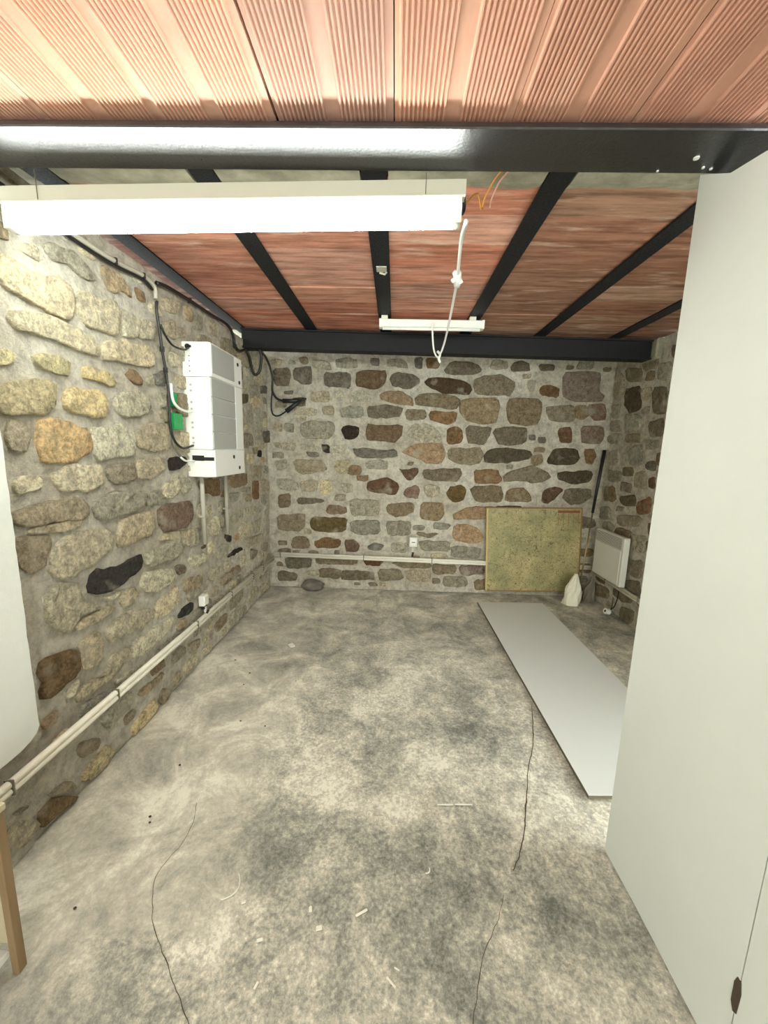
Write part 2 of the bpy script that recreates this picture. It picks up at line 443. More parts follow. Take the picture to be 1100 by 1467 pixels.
STONES_LEFT=[
('c',[(1.348,2.098),(1.4,2.099),(1.495,2.094),(1.552,2.127),(1.608,2.113),(1.627,2.068),(1.619,2.008),(1.561,1.976),(1.506,1.98),(1.422,1.986),(1.383,2.004),(1.336,2.01)]),
('c',[(1.663,2.105),(1.719,2.131),(1.788,2.116),(1.87,2.145),(1.89,2.108),(1.877,1.998),(1.758,1.986),(1.662,1.998),(1.647,2.032)]),
('c',[(1.362,1.944),(1.412,1.945),(1.533,1.971),(1.625,1.957),(1.723,1.94),(1.739,1.891),(1.715,1.87),(1.572,1.875),(1.505,1.886),(1.379,1.877),(1.351,1.897)]),
('g',[(1.533,2.232),(1.669,2.256),(1.753,2.185),(1.671,2.171),(1.636,2.194),(1.559,2.178),(1.524,2.202)]),
('g',[(1.419,2.176),(1.493,2.195),(1.491,2.144),(1.447,2.145),(1.412,2.157)]),
('m',[(1.815,2.277),(1.928,2.282),(1.998,2.208),(1.928,2.216),(1.858,2.178),(1.81,2.234)]),
('c',[(1.918,2.128),(2.036,2.12),(2.025,2.033),(1.903,2.005)]),
('y',[(1.299,1.792),(1.33,1.804),(1.355,1.789),(1.332,1.755),(1.293,1.743)]),
('y',[(1.419,1.8),(1.46,1.822),(1.543,1.828),(1.579,1.807),(1.57,1.767),(1.511,1.756),(1.438,1.773)]),
('y',[(1.652,1.813),(1.708,1.819),(1.798,1.815),(1.833,1.77),(1.823,1.757),(1.716,1.762),(1.647,1.766)]),
('b',[(1.914,1.825),(1.967,1.868),(2.032,1.826),(2.029,1.801),(1.967,1.8)]),
('M',[(1.282,1.661),(1.334,1.698),(1.406,1.719),(1.484,1.718),(1.505,1.707),(1.491,1.644),(1.453,1.603),(1.365,1.586),(1.31,1.586),(1.274,1.599)]),
('M',[(1.548,1.709),(1.668,1.717),(1.762,1.715),(1.751,1.619),(1.682,1.607),(1.589,1.62),(1.541,1.625)]),
('c',[(1.82,1.694),(1.858,1.731),(2.025,1.765),(2.08,1.736),(2.056,1.671),(1.979,1.638),(1.866,1.628),(1.821,1.653)]),
('g',[(1.299,1.568),(1.362,1.564),(1.368,1.502),(1.344,1.461),(1.299,1.466),(1.288,1.517)]),
('o',[(1.402,1.571),(1.489,1.582),(1.582,1.564),(1.64,1.551),(1.645,1.476),(1.592,1.434),(1.509,1.421),(1.418,1.414),(1.402,1.493)]),
('c',[(1.661,1.552),(1.853,1.586),(1.93,1.541),(1.919,1.446),(1.751,1.431),(1.675,1.427),(1.661,1.493)]),
('c',[(1.44,1.374),(1.537,1.404),(1.694,1.404),(1.7,1.33),(1.644,1.295),(1.489,1.308),(1.458,1.339)]),
('m',[(1.739,1.396),(1.914,1.409),(1.913,1.319),(1.77,1.312),(1.74,1.332)]),
('m',[(1.264,1.251),(1.358,1.268),(1.485,1.281),(1.565,1.266),(1.605,1.205),(1.574,1.18),(1.485,1.186),(1.314,1.196),(1.279,1.208)]),
('c',[(1.313,1.185),(1.416,1.189),(1.567,1.179),(1.564,1.152),(1.422,1.15),(1.32,1.17)]),
('g',[(1.637,1.24),(1.732,1.268),(1.927,1.273),(1.972,1.221),(1.955,1.17),(1.694,1.153),(1.644,1.176)]),
('G',[(1.265,1.171),(1.415,1.136),(1.397,1.085),(1.369,1.033),(1.306,1.019),(1.274,1.072)]),
('C',[(1.419,1.08),(1.465,1.125),(1.609,1.126),(1.719,1.091),(1.719,1.025),(1.619,0.974),(1.444,0.952),(1.404,1.002)]),
('d',[(1.558,0.884),(1.6,0.939),(1.773,0.909),(1.84,0.935),(1.916,0.92),(1.915,0.865),(1.799,0.829),(1.669,0.813),(1.575,0.854)]),
('c',[(1.364,0.909),(1.42,0.95),(1.501,0.91),(1.518,0.837),(1.61,0.775),(1.551,0.771),(1.491,0.78),(1.459,0.733),(1.411,0.74),(1.363,0.817)]),
('c',[(1.792,1.133),(1.909,1.141),(2.041,1.138),(2.037,1.018),(1.885,1.009),(1.761,1.01),(1.761,1.072)]),
('c',[(1.467,0.741),(1.514,0.752),(1.685,0.75),(1.69,0.716),(1.617,0.711),(1.509,0.709)]),
('c',[(1.475,0.651),(1.589,0.669),(1.604,0.6),(1.594,0.518),(1.52,0.519),(1.483,0.554),(1.489,0.603)]),
('B',[(1.296,0.666),(1.372,0.669),(1.467,0.638),(1.475,0.599),(1.453,0.531),(1.39,0.531),(1.33,0.511),(1.286,0.547),(1.313,0.593)]),
('c',[(1.452,0.467),(1.624,0.443),(1.669,0.475),(1.764,0.489),(1.753,0.439),(1.662,0.419),(1.635,0.397),(1.521,0.409),(1.451,0.409)]),
('g',[(1.461,0.378),(1.545,0.364),(1.637,0.349),(1.676,0.317),(1.569,0.312),(1.455,0.334)]),
('c',[(1.664,0.365),(1.745,0.368),(1.829,0.345),(1.824,0.298),(1.701,0.307)]),
('c',[(1.643,0.636),(1.758,0.673),(1.95,0.618),(1.965,0.552),(1.867,0.54),(1.653,0.581)]),
('c',[(1.633,0.483),(1.66,0.5),(1.763,0.482),(1.75,0.455),(1.652,0.439)]),
('c',[(1.955,0.937),(2.15,0.924),(2.258,0.944),(2.306,0.86),(2.231,0.824),(2.066,0.834),(1.956,0.853)]),
('c',[(1.92,0.822),(2.147,0.782),(2.204,0.704),(2.162,0.687),(1.992,0.689),(1.911,0.741)]),
('k',[(2.218,0.764),(2.253,0.773),(2.33,0.742),(2.325,0.697),(2.246,0.706)]),
('c',[(1.995,0.614),(2.212,0.645),(2.236,0.546),(2.117,0.515),(2.019,0.52)]),
('d',[(2.219,0.453),(2.279,0.477),(2.388,0.475),(2.382,0.424),(2.303,0.415),(2.231,0.431)]),
('c',[(1.801,0.482),(1.936,0.492),(2.152,0.475),(2.153,0.418),(2.08,0.405),(1.87,0.387),(1.802,0.411)]),
('c',[(1.752,0.774),(1.855,0.776),(1.867,0.716),(1.816,0.695),(1.746,0.718)]),
('g',[(2.012,0.354),(2.265,0.338),(2.276,0.306),(2.02,0.318)]),
('c',[(2.356,0.914),(2.5,0.924),(2.508,0.835),(2.364,0.853)]),
('m',[(2.284,0.66),(2.52,0.615),(2.513,0.544),(2.304,0.569)]),
('c',[(2.357,0.78),(2.607,0.755),(2.582,0.688),(2.427,0.699)]),
('c',[(2.63,0.607),(2.79,0.596),(2.783,0.518),(2.622,0.533)]),
('t',[(2.823,0.484),(3.142,0.499),(3.163,0.435),(2.839,0.416)]),
('d',[(2.95,0.615),(3.05,0.646),(3.236,0.637),(3.248,0.605),(3.022,0.611)]),
('c',[(2.65,0.809),(2.728,0.809),(2.719,0.715),(2.642,0.736)]),
('c',[(1.646,0.791),(1.746,0.796),(1.748,0.773),(1.66,0.773)]),
('m',[(2.686,0.172),(2.886,0.185),(2.879,0.102),(2.701,0.104)]),
('m',[(2.312,0.209),(2.442,0.186),(2.435,0.124),(2.322,0.15)]),
('c',[(2.501,0.069),(2.633,0.047),(2.611,0.018),(2.517,0.041)]),
('m',[(2.343,0.17),(2.455,0.182),(2.412,0.133),(2.339,0.133)]),
('Y',[(1.74,0.051),(1.917,0.092),(1.959,0.01),(1.893,0.005),(1.754,0.005)]),
('m',[(1.812,0.206),(2.033,0.19),(2.016,0.157),(1.841,0.162)]),
('m',[(1.975,0.034),(2.016,0.095),(2.087,0.038),(2.052,0.005),(1.997,0.005)]),
('m',[(2.118,0.054),(2.186,0.106),(2.211,0.042),(2.131,0.027)]),
('c',[(2.482,0.063),(2.607,0.06),(2.624,0.017),(2.499,0.032)]),
('Y',[(1.434,0.08),(1.574,0.098),(1.609,0.041),(1.587,0.005),(1.451,0.02),(1.434,0.049)]),
('m',[(1.424,0.194),(1.448,0.223),(1.536,0.169),(1.531,0.128),(1.439,0.145)]),
('B',[(1.228,0.103),(1.3,0.097),(1.401,0.005),(1.325,0.012),(1.23,0.034)]),
('g',[(1.095,0.15),(1.146,0.16),(1.224,0.071),(1.204,0.04),(1.146,0.048),(1.095,0.083)]),
('m',[(1.27,0.133),(1.327,0.123),(1.374,0.106),(1.392,0.04),(1.306,0.102)]),
('g',[(1.137,0.197),(1.192,0.18),(1.19,0.166),(1.14,0.183)]),
('C',[(1.957,1.551),(2.026,1.601),(2.221,1.614),(2.249,1.564),(2.228,1.472),(2.088,1.465),(1.958,1.483)]),
('g',[(1.944,1.408),(2.157,1.433),(2.171,1.362),(2.041,1.319),(1.93,1.321)]),
('d',[(2.228,1.419),(2.395,1.43),(2.418,1.393),(2.336,1.361),(2.237,1.346)]),
('g',[(1.974,1.234),(2.115,1.25),(2.117,1.172),(1.995,1.17)]),
('c',[(2.15,1.272),(2.305,1.3),(2.322,1.229),(2.244,1.196),(2.152,1.193)]),
('p',[(2.091,1.13),(2.193,1.155),(2.433,1.136),(2.437,1.038),(2.348,0.987),(2.132,1.011),(2.104,1.056)]),
('b',[(2.58,1.273),(2.853,1.253),(2.841,1.125),(2.572,1.188)]),
('c',[(2.662,0.949),(2.809,0.991),(2.815,0.849),(2.704,0.848)]),
('c',[(3.026,0.926),(3.243,0.961),(3.282,0.881),(3.102,0.86)]),
('r',[(3.545,1.181),(3.683,1.165),(3.671,1.009),(3.546,1.019)]),
('d',[(2.918,0.812),(3.033,0.777),(3.008,0.731),(2.951,0.753)]),
('c',[(3.313,0.96),(3.595,0.948),(3.561,0.862),(3.332,0.901)]),
('g',[(3.259,1.15),(3.476,1.139),(3.447,1.094),(3.279,1.112)]),
('g',[(3.338,0.68),(3.778,0.632),(3.653,0.585),(3.38,0.592)]),
('g',[(3.045,1.128),(3.211,1.11),(3.162,1.045),(3.038,1.061)]),
('g',[(3.827,0.871),(3.96,0.917),(3.915,0.747),(3.785,0.728)]),
('m',[(2.797,0.501),(3.156,0.473),(3.174,0.43),(2.827,0.432)]),
('m',[(3.455,0.553),(3.617,0.5),(3.528,0.451),(3.447,0.454)]),
('g',[(3.74,0.543),(3.931,0.496),(3.859,0.424),(3.735,0.479)]),
('B',[(3.357,1.939),(3.484,1.956),(3.468,1.881),(3.369,1.862)]),
('k',[(3.81,2.073),(3.987,2.109),(3.982,2.034),(3.829,2.012)]),
('c',[(3.552,1.913),(3.686,1.965),(3.824,1.947),(3.771,1.877),(3.59,1.857)]),
('k',[(3.877,1.648),(4.091,1.667),(4.084,1.551),(3.895,1.548)]),
('d',[(3.716,1.463),(3.788,1.463),(3.784,1.404),(3.688,1.406)]),
('g',[(3.605,2.048),(3.74,2.07),(3.733,1.991),(3.599,1.972)]),
('m',[(3.56,1.486),(3.695,1.495),(3.668,1.439),(3.578,1.431)]),
('g',[(3.483,1.816),(3.586,1.811),(3.536,1.716),(3.454,1.718)]),
('g',[(3.629,1.8),(3.839,1.811),(3.807,1.71),(3.666,1.701)]),
('g',[(3.617,1.652),(3.803,1.661),(3.796,1.57),(3.632,1.566)]),
('c',[(1.786,1.945),(1.902,1.985),(2.061,2.002),(2.128,2.004),(2.136,1.918),(2.016,1.893),(1.842,1.879),(1.777,1.865)]),
('c',[(1.919,2.099),(2.013,2.134),(2.008,2.023),(1.911,2.006)]),
('g',[(2.035,2.122),(2.161,2.141),(2.151,2.057),(2.032,2.029)]),
('m',[(1.838,2.218),(1.903,2.227),(1.898,2.186),(1.853,2.186)]),
('b',[(2.029,2.267),(2.091,2.267),(2.093,2.214),(2.047,2.226)]),
('g',[(2.261,2.305),(2.451,2.351),(2.386,2.256),(2.264,2.242)]),
('g',[(2.256,2.171),(2.361,2.22),(2.36,2.113),(2.269,2.115)]),
('m',[(2.485,2.351),(2.568,2.351),(2.585,2.278),(2.498,2.263)]),
('g',[(2.603,2.332),(2.71,2.348),(2.687,2.258),(2.592,2.231)]),
('c',[(2.299,2.03),(2.383,2.027),(2.399,1.967),(2.311,1.949)]),
('k',[(2.139,1.866),(2.237,1.911),(2.237,1.829),(2.151,1.82)]),
('c',[(2.075,1.839),(2.13,1.864),(2.124,1.816),(2.08,1.809)]),
('c',[(2.175,1.781),(2.234,1.795),(2.225,1.715),(2.186,1.711)]),
('g',[(2.379,2.192),(2.481,2.21),(2.475,2.156),(2.383,2.13)]),
('c',[(1.291,1.375),(1.387,1.373),(1.397,1.33),(1.292,1.313)]),
('c',[(2.333,1.326),(2.472,1.244),(2.357,1.19),(2.313,1.258)]),
('c',[(2.208,0.974),(2.457,0.958),(2.462,0.863),(2.261,0.897)]),
('c',[(2.081,0.963),(2.145,0.993),(2.289,0.977),(2.244,0.94)]),
('g',[(2.319,0.572),(2.445,0.551),(2.439,0.491),(2.342,0.494)]),
('c',[(1.394,0.461),(1.451,0.515),(1.462,0.496),(1.437,0.454)]),
('g',[(2.858,1.938),(2.981,1.947),(3.069,1.934),(3.106,2.054),(2.991,2.081),(2.867,2.076)]),
('c',[(3.055,1.298),(3.195,1.296),(3.339,1.317),(3.353,1.397),(3.233,1.412),(3.074,1.401)]),
('m',[(3.337,1.493),(3.437,1.496),(3.569,1.508),(3.553,1.605),(3.49,1.617),(3.379,1.611)]),
('g',[(2.83,1.692),(2.929,1.691),(3.063,1.717),(3.04,1.804),(2.928,1.824),(2.869,1.826)]),
('c',[(2.666,1.499),(2.759,1.463),(2.902,1.49),(2.889,1.584),(2.775,1.621),(2.686,1.598)]),
('m',[(3.142,2.055),(3.23,2.047),(3.369,2.056),(3.345,2.166),(3.287,2.165),(3.147,2.163)]),
('g',[(3.533,0.246),(3.629,0.235),(3.785,0.245),(3.757,0.339),(3.69,0.348),(3.523,0.325)]),
('m',[(3.002,2.193),(3.081,2.188),(3.252,2.203),(3.227,2.305),(3.097,2.315),(2.994,2.297)]),
('C',[(2.308,1.485),(2.428,1.46),(2.531,1.459),(2.536,1.572),(2.466,1.582),(2.357,1.568)]),
('g',[(2.597,1.306),(2.701,1.308),(2.797,1.305),(2.816,1.387),(2.692,1.417),(2.618,1.397)]),
('m',[(3.574,1.222),(3.671,1.205),(3.773,1.218),(3.791,1.311),(3.714,1.317),(3.535,1.33)]),
('g',[(2.341,0.29),(2.516,0.276),(2.598,0.305),(2.636,0.401),(2.505,0.39),(2.378,0.398)]),
('g',[(2.91,0.033),(3.043,0.008),(3.178,0.024),(3.17,0.132),(3.067,0.126),(2.917,0.127)]),
('m',[(2.959,0.17),(3.098,0.167),(3.227,0.19),(3.198,0.273),(3.122,0.305),(2.998,0.275)]),
('m',[(2.297,1.693),(2.413,1.677),(2.552,1.689),(2.532,1.79),(2.427,1.808),(2.306,1.803)]),
('c',[(3.361,0.067),(3.436,0.041),(3.583,0.067),(3.591,0.152),(3.449,0.171),(3.357,0.158)]),
('c',[(2.924,1.461),(3.07,1.465),(3.184,1.481),(3.219,1.583),(3.082,1.596),(2.923,1.594)]),
('g',[(2.556,1.836),(2.673,1.825),(2.797,1.823),(2.802,1.907),(2.697,1.941),(2.591,1.918)]),
('c',[(3.2,0.706),(3.302,0.71),(3.435,0.698),(3.402,0.817),(3.343,0.836),(3.206,0.835)]),
('g',[(3.762,1.063),(3.871,1.045),(3.991,1.061),(3.959,1.154),(3.835,1.179),(3.718,1.183)]),
('c',[(3.649,2.12),(3.792,2.098),(3.88,2.125),(3.854,2.213),(3.795,2.203),(3.673,2.209)]),
('c',[(3.297,0.26),(3.366,0.232),(3.511,0.261),(3.464,0.34),(3.371,0.355),(3.25,0.348)]),
('g',[(3.273,2.217),(3.39,2.186),(3.536,2.193),(3.587,2.288),(3.43,2.299),(3.288,2.291)]),
('t',[(3.13,1.163),(3.257,1.167),(3.362,1.162),(3.394,1.258),(3.282,1.272),(3.166,1.265)]),
('c',[(2.444,2.017),(2.602,2.013),(2.671,2.006),(2.661,2.13),(2.581,2.124),(2.452,2.115)]),
('c',[(3.159,1.718),(3.266,1.727),(3.359,1.71),(3.354,1.826),(3.25,1.836),(3.177,1.826)]),
('c',[(3.729,0.028),(3.843,0.011),(3.913,0.009),(3.932,0.107),(3.823,0.125),(3.709,0.12)]),
('c',[(2.641,0.225),(2.753,0.235),(2.88,0.225),(2.877,0.33),(2.82,0.351),(2.628,0.333)]),
('g',[(3.419,2.109),(3.539,2.084),(3.632,2.097),(3.61,2.175),(3.506,2.174),(3.421,2.173)]),
('c',[(3.604,2.229),(3.715,2.229),(3.821,2.223),(3.78,2.294),(3.698,2.315),(3.605,2.3)]),
('c',[(1.592,0.167),(1.664,0.177),(1.742,0.169),(1.754,0.255),(1.665,0.264),(1.556,0.262)]),
('c',[(3.485,0.697),(3.569,0.684),(3.678,0.688),(3.708,0.798),(3.595,0.791),(3.49,0.8)]),
('g',[(2.777,0.646),(2.876,0.643),(2.942,0.636),(2.962,0.723),(2.882,0.745),(2.767,0.728)]),
('g',[(2.661,2.15),(2.723,2.132),(2.809,2.149),(2.822,2.233),(2.754,2.237),(2.643,2.22)]),
('t',[(2.924,1.2),(3.032,1.194),(3.115,1.173),(3.099,1.261),(3.032,1.29),(2.944,1.277)]),
('c',[(2.531,1.007),(2.627,0.977),(2.73,0.998),(2.7,1.076),(2.606,1.103),(2.539,1.098)]),
('g',[(1.294,2.259),(1.367,2.251),(1.49,2.251),(1.453,2.352),(1.399,2.36),(1.288,2.353)]),
('c',[(2.233,0.041),(2.326,0.027),(2.418,0.041),(2.387,0.101),(2.322,0.102),(2.26,0.101)]),
('g',[(3.146,1.611),(3.22,1.615),(3.293,1.622),(3.275,1.678),(3.223,1.689),(3.131,1.686)]),
('C',[(2.361,1.835),(2.463,1.847),(2.522,1.837),(2.545,1.915),(2.478,1.912),(2.348,1.911)]),
('g',[(3.768,0.942),(3.835,0.916),(3.88,0.926),(3.895,1.002),(3.821,1.023),(3.745,1.014)]),
('c',[(3.833,0.316),(3.927,0.308),(3.993,0.298),(3.982,0.377),(3.896,0.381),(3.835,0.379)]),
('g',[(2.599,1.692),(2.677,1.691),(2.737,1.706),(2.767,1.77),(2.673,1.779),(2.604,1.782)]),
('g',[(2.854,0.897),(2.905,0.874),(2.956,0.881),(2.976,0.97),(2.894,0.984),(2.835,0.971)]),
('c',[(3.133,1.874),(3.224,1.875),(3.276,1.862),(3.274,1.94),(3.227,1.948),(3.116,1.938)]),
('g',[(2.79,2.279),(2.863,2.276),(2.936,2.285),(2.939,2.358),(2.859,2.366),(2.801,2.355)]),
('g',[(3.626,0.386),(3.703,0.374),(3.76,0.384),(3.769,0.441),(3.701,0.463),(3.644,0.449)]),
('g',[(3.722,1.487),(3.791,1.484),(3.873,1.487),(3.864,1.542),(3.803,1.554),(3.752,1.537)]),
('c',[(3.207,0.461),(3.272,0.467),(3.349,0.467),(3.328,0.529),(3.276,0.552),(3.213,0.531)]),
('c',[(2.832,1.004),(2.934,0.999),(2.995,1.018),(2.973,1.073),(2.913,1.078),(2.842,1.079)]),
('t',[(1.93,0.228),(1.99,0.22),(2.048,0.215),(2.034,0.277),(1.997,0.29),(1.93,0.278)]),
('g',[(3.811,0.143),(3.871,0.146),(3.933,0.134),(3.954,0.201),(3.895,0.214),(3.806,0.199)]),
('g',[(3.833,0.593),(3.887,0.572),(3.935,0.581),(3.956,0.645),(3.883,0.638),(3.836,0.646)]),
('c',[(3.421,1.171),(3.493,1.179),(3.529,1.174),(3.531,1.236),(3.481,1.24),(3.438,1.249)]),
('c',[(3.433,1.353),(3.498,1.349),(3.559,1.349),(3.546,1.434),(3.489,1.43),(3.437,1.438)]),
('c',[(2.917,2.104),(2.99,2.106),(3.042,2.106),(3.036,2.159),(2.969,2.17),(2.902,2.169)]),
('c',[(2.971,0.323),(3.007,0.329),(3.082,0.325),(3.1,0.389),(3.04,0.403),(2.973,0.39)]),
('m',[(2.121,0.18),(2.193,0.173),(2.273,0.173),(2.256,0.229),(2.219,0.244),(2.146,0.24)]),
('g',[(3.858,1.234),(3.93,1.226),(3.98,1.247),(3.972,1.299),(3.918,1.31),(3.848,1.319)]),
('c',[(3.872,1.702),(3.923,1.691),(3.975,1.703),(3.986,1.749),(3.924,1.763),(3.87,1.762)]),
('m',[(3.374,1.011),(3.434,1.008),(3.479,1.001),(3.487,1.06),(3.425,1.077),(3.36,1.071)]),
('c',[(3.378,1.633),(3.44,1.633),(3.499,1.645),(3.496,1.69),(3.441,1.698),(3.404,1.692)]),
('g',[(2.954,1.868),(2.998,1.871),(3.031,1.867),(3.028,1.917),(3.009,1.912),(2.957,1.912)]),
('t',[(2.88,1.118),(2.928,1.113),(2.974,1.115),(2.969,1.16),(2.939,1.166),(2.883,1.154)]),
('C',[(3.869,1.778),(3.896,1.783),(3.963,1.789),(3.957,1.839),(3.913,1.851),(3.857,1.834)]),
('g',[(3.192,0.018),(3.221,0.016),(3.275,0.031),(3.282,0.077),(3.24,0.086),(3.197,0.07)]),
('c',[(2.881,0.526),(2.925,0.529),(2.971,0.521),(2.959,0.585),(2.919,0.592),(2.884,0.584)]),
('m',[(1.27,2.145),(1.317,2.152),(1.378,2.155),(1.372,2.211),(1.341,2.204),(1.283,2.207)]),
('C',[(3.659,0.161),(3.695,0.162),(3.753,0.164),(3.75,0.205),(3.698,0.212),(3.651,0.205)]),
('c',[(2.713,2.031),(2.778,2.022),(2.824,2.027),(2.806,2.064),(2.782,2.082),(2.717,2.072)]),
('g',[(2.181,1.643),(2.21,1.633),(2.268,1.631),(2.256,1.691),(2.213,1.687),(2.164,1.696)]),
('c',[(2.139,2.198),(2.186,2.19),(2.234,2.191),(2.23,2.237),(2.186,2.25),(2.132,2.236)]),
('t',[(3.085,0.722),(3.124,0.713),(3.178,0.72),(3.185,0.769),(3.128,0.765),(3.094,0.759)]),
('c',[(2.51,0.428),(2.557,0.413),(2.59,0.42),(2.594,0.48),(2.552,0.481),(2.499,0.472)]),
('g',[(3.417,1.983),(3.455,1.979),(3.503,1.971),(3.511,2.021),(3.455,2.037),(3.423,2.029)]),
('C',[(1.692,2.278),(1.715,2.268),(1.775,2.276),(1.78,2.325),(1.719,2.332),(1.693,2.33)]),
('m',[(2.192,0.361),(2.261,0.358),(2.291,0.352),(2.306,0.396),(2.255,0.404),(2.209,0.412)]),
('c',[(2.662,0.4),(2.715,0.396),(2.764,0.396),(2.756,0.454),(2.711,0.462),(2.666,0.451)]),
('c',[(3.631,0.859),(3.68,0.868),(3.735,0.865),(3.735,0.923),(3.703,0.921),(3.639,0.917)]),
('g',[(2.49,1.606),(2.532,1.592),(2.58,1.593),(2.57,1.645),(2.53,1.661),(2.49,1.657)]),
('g',[(3.615,0.08),(3.643,0.078),(3.677,0.074),(3.69,0.113),(3.65,0.111),(3.623,0.109)]),
('c',[(2.575,0.171),(2.61,0.169),(2.638,0.166),(2.642,0.201),(2.608,0.213),(2.583,0.209)]),
('t',[(3.81,1.356),(3.835,1.347),(3.865,1.348),(3.871,1.396),(3.841,1.399),(3.81,1.39)]),
('g',[(2.838,1.852),(2.87,1.855),(2.901,1.851),(2.907,1.887),(2.873,1.899),(2.833,1.895)]),
('c',[(2.504,0.116),(2.537,0.116),(2.572,0.116),(2.571,0.143),(2.54,0.15),(2.505,0.145)]),
('c',[(3.922,2.317),(3.954,2.316),(3.981,2.308),(3.984,2.358),(3.941,2.357),(3.912,2.359)]),
('c',[(3.241,1.485),(3.283,1.477),(3.303,1.479),(3.318,1.522),(3.28,1.52),(3.248,1.522)]),
('m',[(3.894,1.937),(3.922,1.925),(3.965,1.926),(3.96,1.972),(3.935,1.982),(3.886,1.98)]),
('C',[(1.308,0.298),(1.352,0.287),(1.403,0.292),(1.391,0.334),(1.354,0.33),(1.318,0.332)]),
('c',[(2.387,0.219),(2.438,0.218),(2.483,0.217),(2.47,0.251),(2.435,0.255),(2.401,0.257)]),
('t',[(2.293,1.595),(2.331,1.591),(2.355,1.602),(2.37,1.638),(2.321,1.646),(2.282,1.644)]),
('C',[(3.14,0.364),(3.17,0.355),(3.197,0.358),(3.195,0.396),(3.178,0.399),(3.132,0.401)]),
('g',[(2.487,0.952),(2.519,0.948),(2.546,0.944),(2.546,0.976),(2.526,0.98),(2.485,0.98)]),
('g',[(2.93,1.623),(2.962,1.626),(3.002,1.625),(3.004,1.668),(2.974,1.667),(2.932,1.673)]),
('g',[(3.09,1.784),(3.11,1.776),(3.154,1.779),(3.149,1.828),(3.122,1.83),(3.077,1.822)]),
('c',[(2.442,1.414),(2.475,1.409),(2.497,1.408),(2.514,1.44),(2.478,1.444),(2.449,1.442)]),
('t',[(1.289,0.408),(1.334,0.399),(1.349,0.411),(1.35,0.444),(1.327,0.443),(1.288,0.441)]),
('c',[(2.798,0.019),(2.825,0.023),(2.857,0.025),(2.869,0.063),(2.829,0.066),(2.788,0.066)]),
('c',[(2.569,1.449),(2.596,1.442),(2.637,1.441),(2.63,1.478),(2.609,1.488),(2.556,1.48)]),
('c',[(2.444,1.336),(2.486,1.333),(2.522,1.338),(2.523,1.373),(2.485,1.375),(2.449,1.384)]),
('m',[(1.7,0.103),(1.739,0.105),(1.762,0.099),(1.774,0.139),(1.731,0.146),(1.703,0.142)]),
('c',[(2.029,2.302),(2.062,2.295),(2.096,2.307),(2.089,2.336),(2.057,2.34),(2.025,2.342)]),
('g',[(2.584,0.089),(2.615,0.086),(2.645,0.084),(2.65,0.116),(2.629,0.124),(2.59,0.12)]),
('c',[(2.733,1.955),(2.755,1.952),(2.791,1.957),(2.803,1.991),(2.772,2.002),(2.736,1.999)]),
]
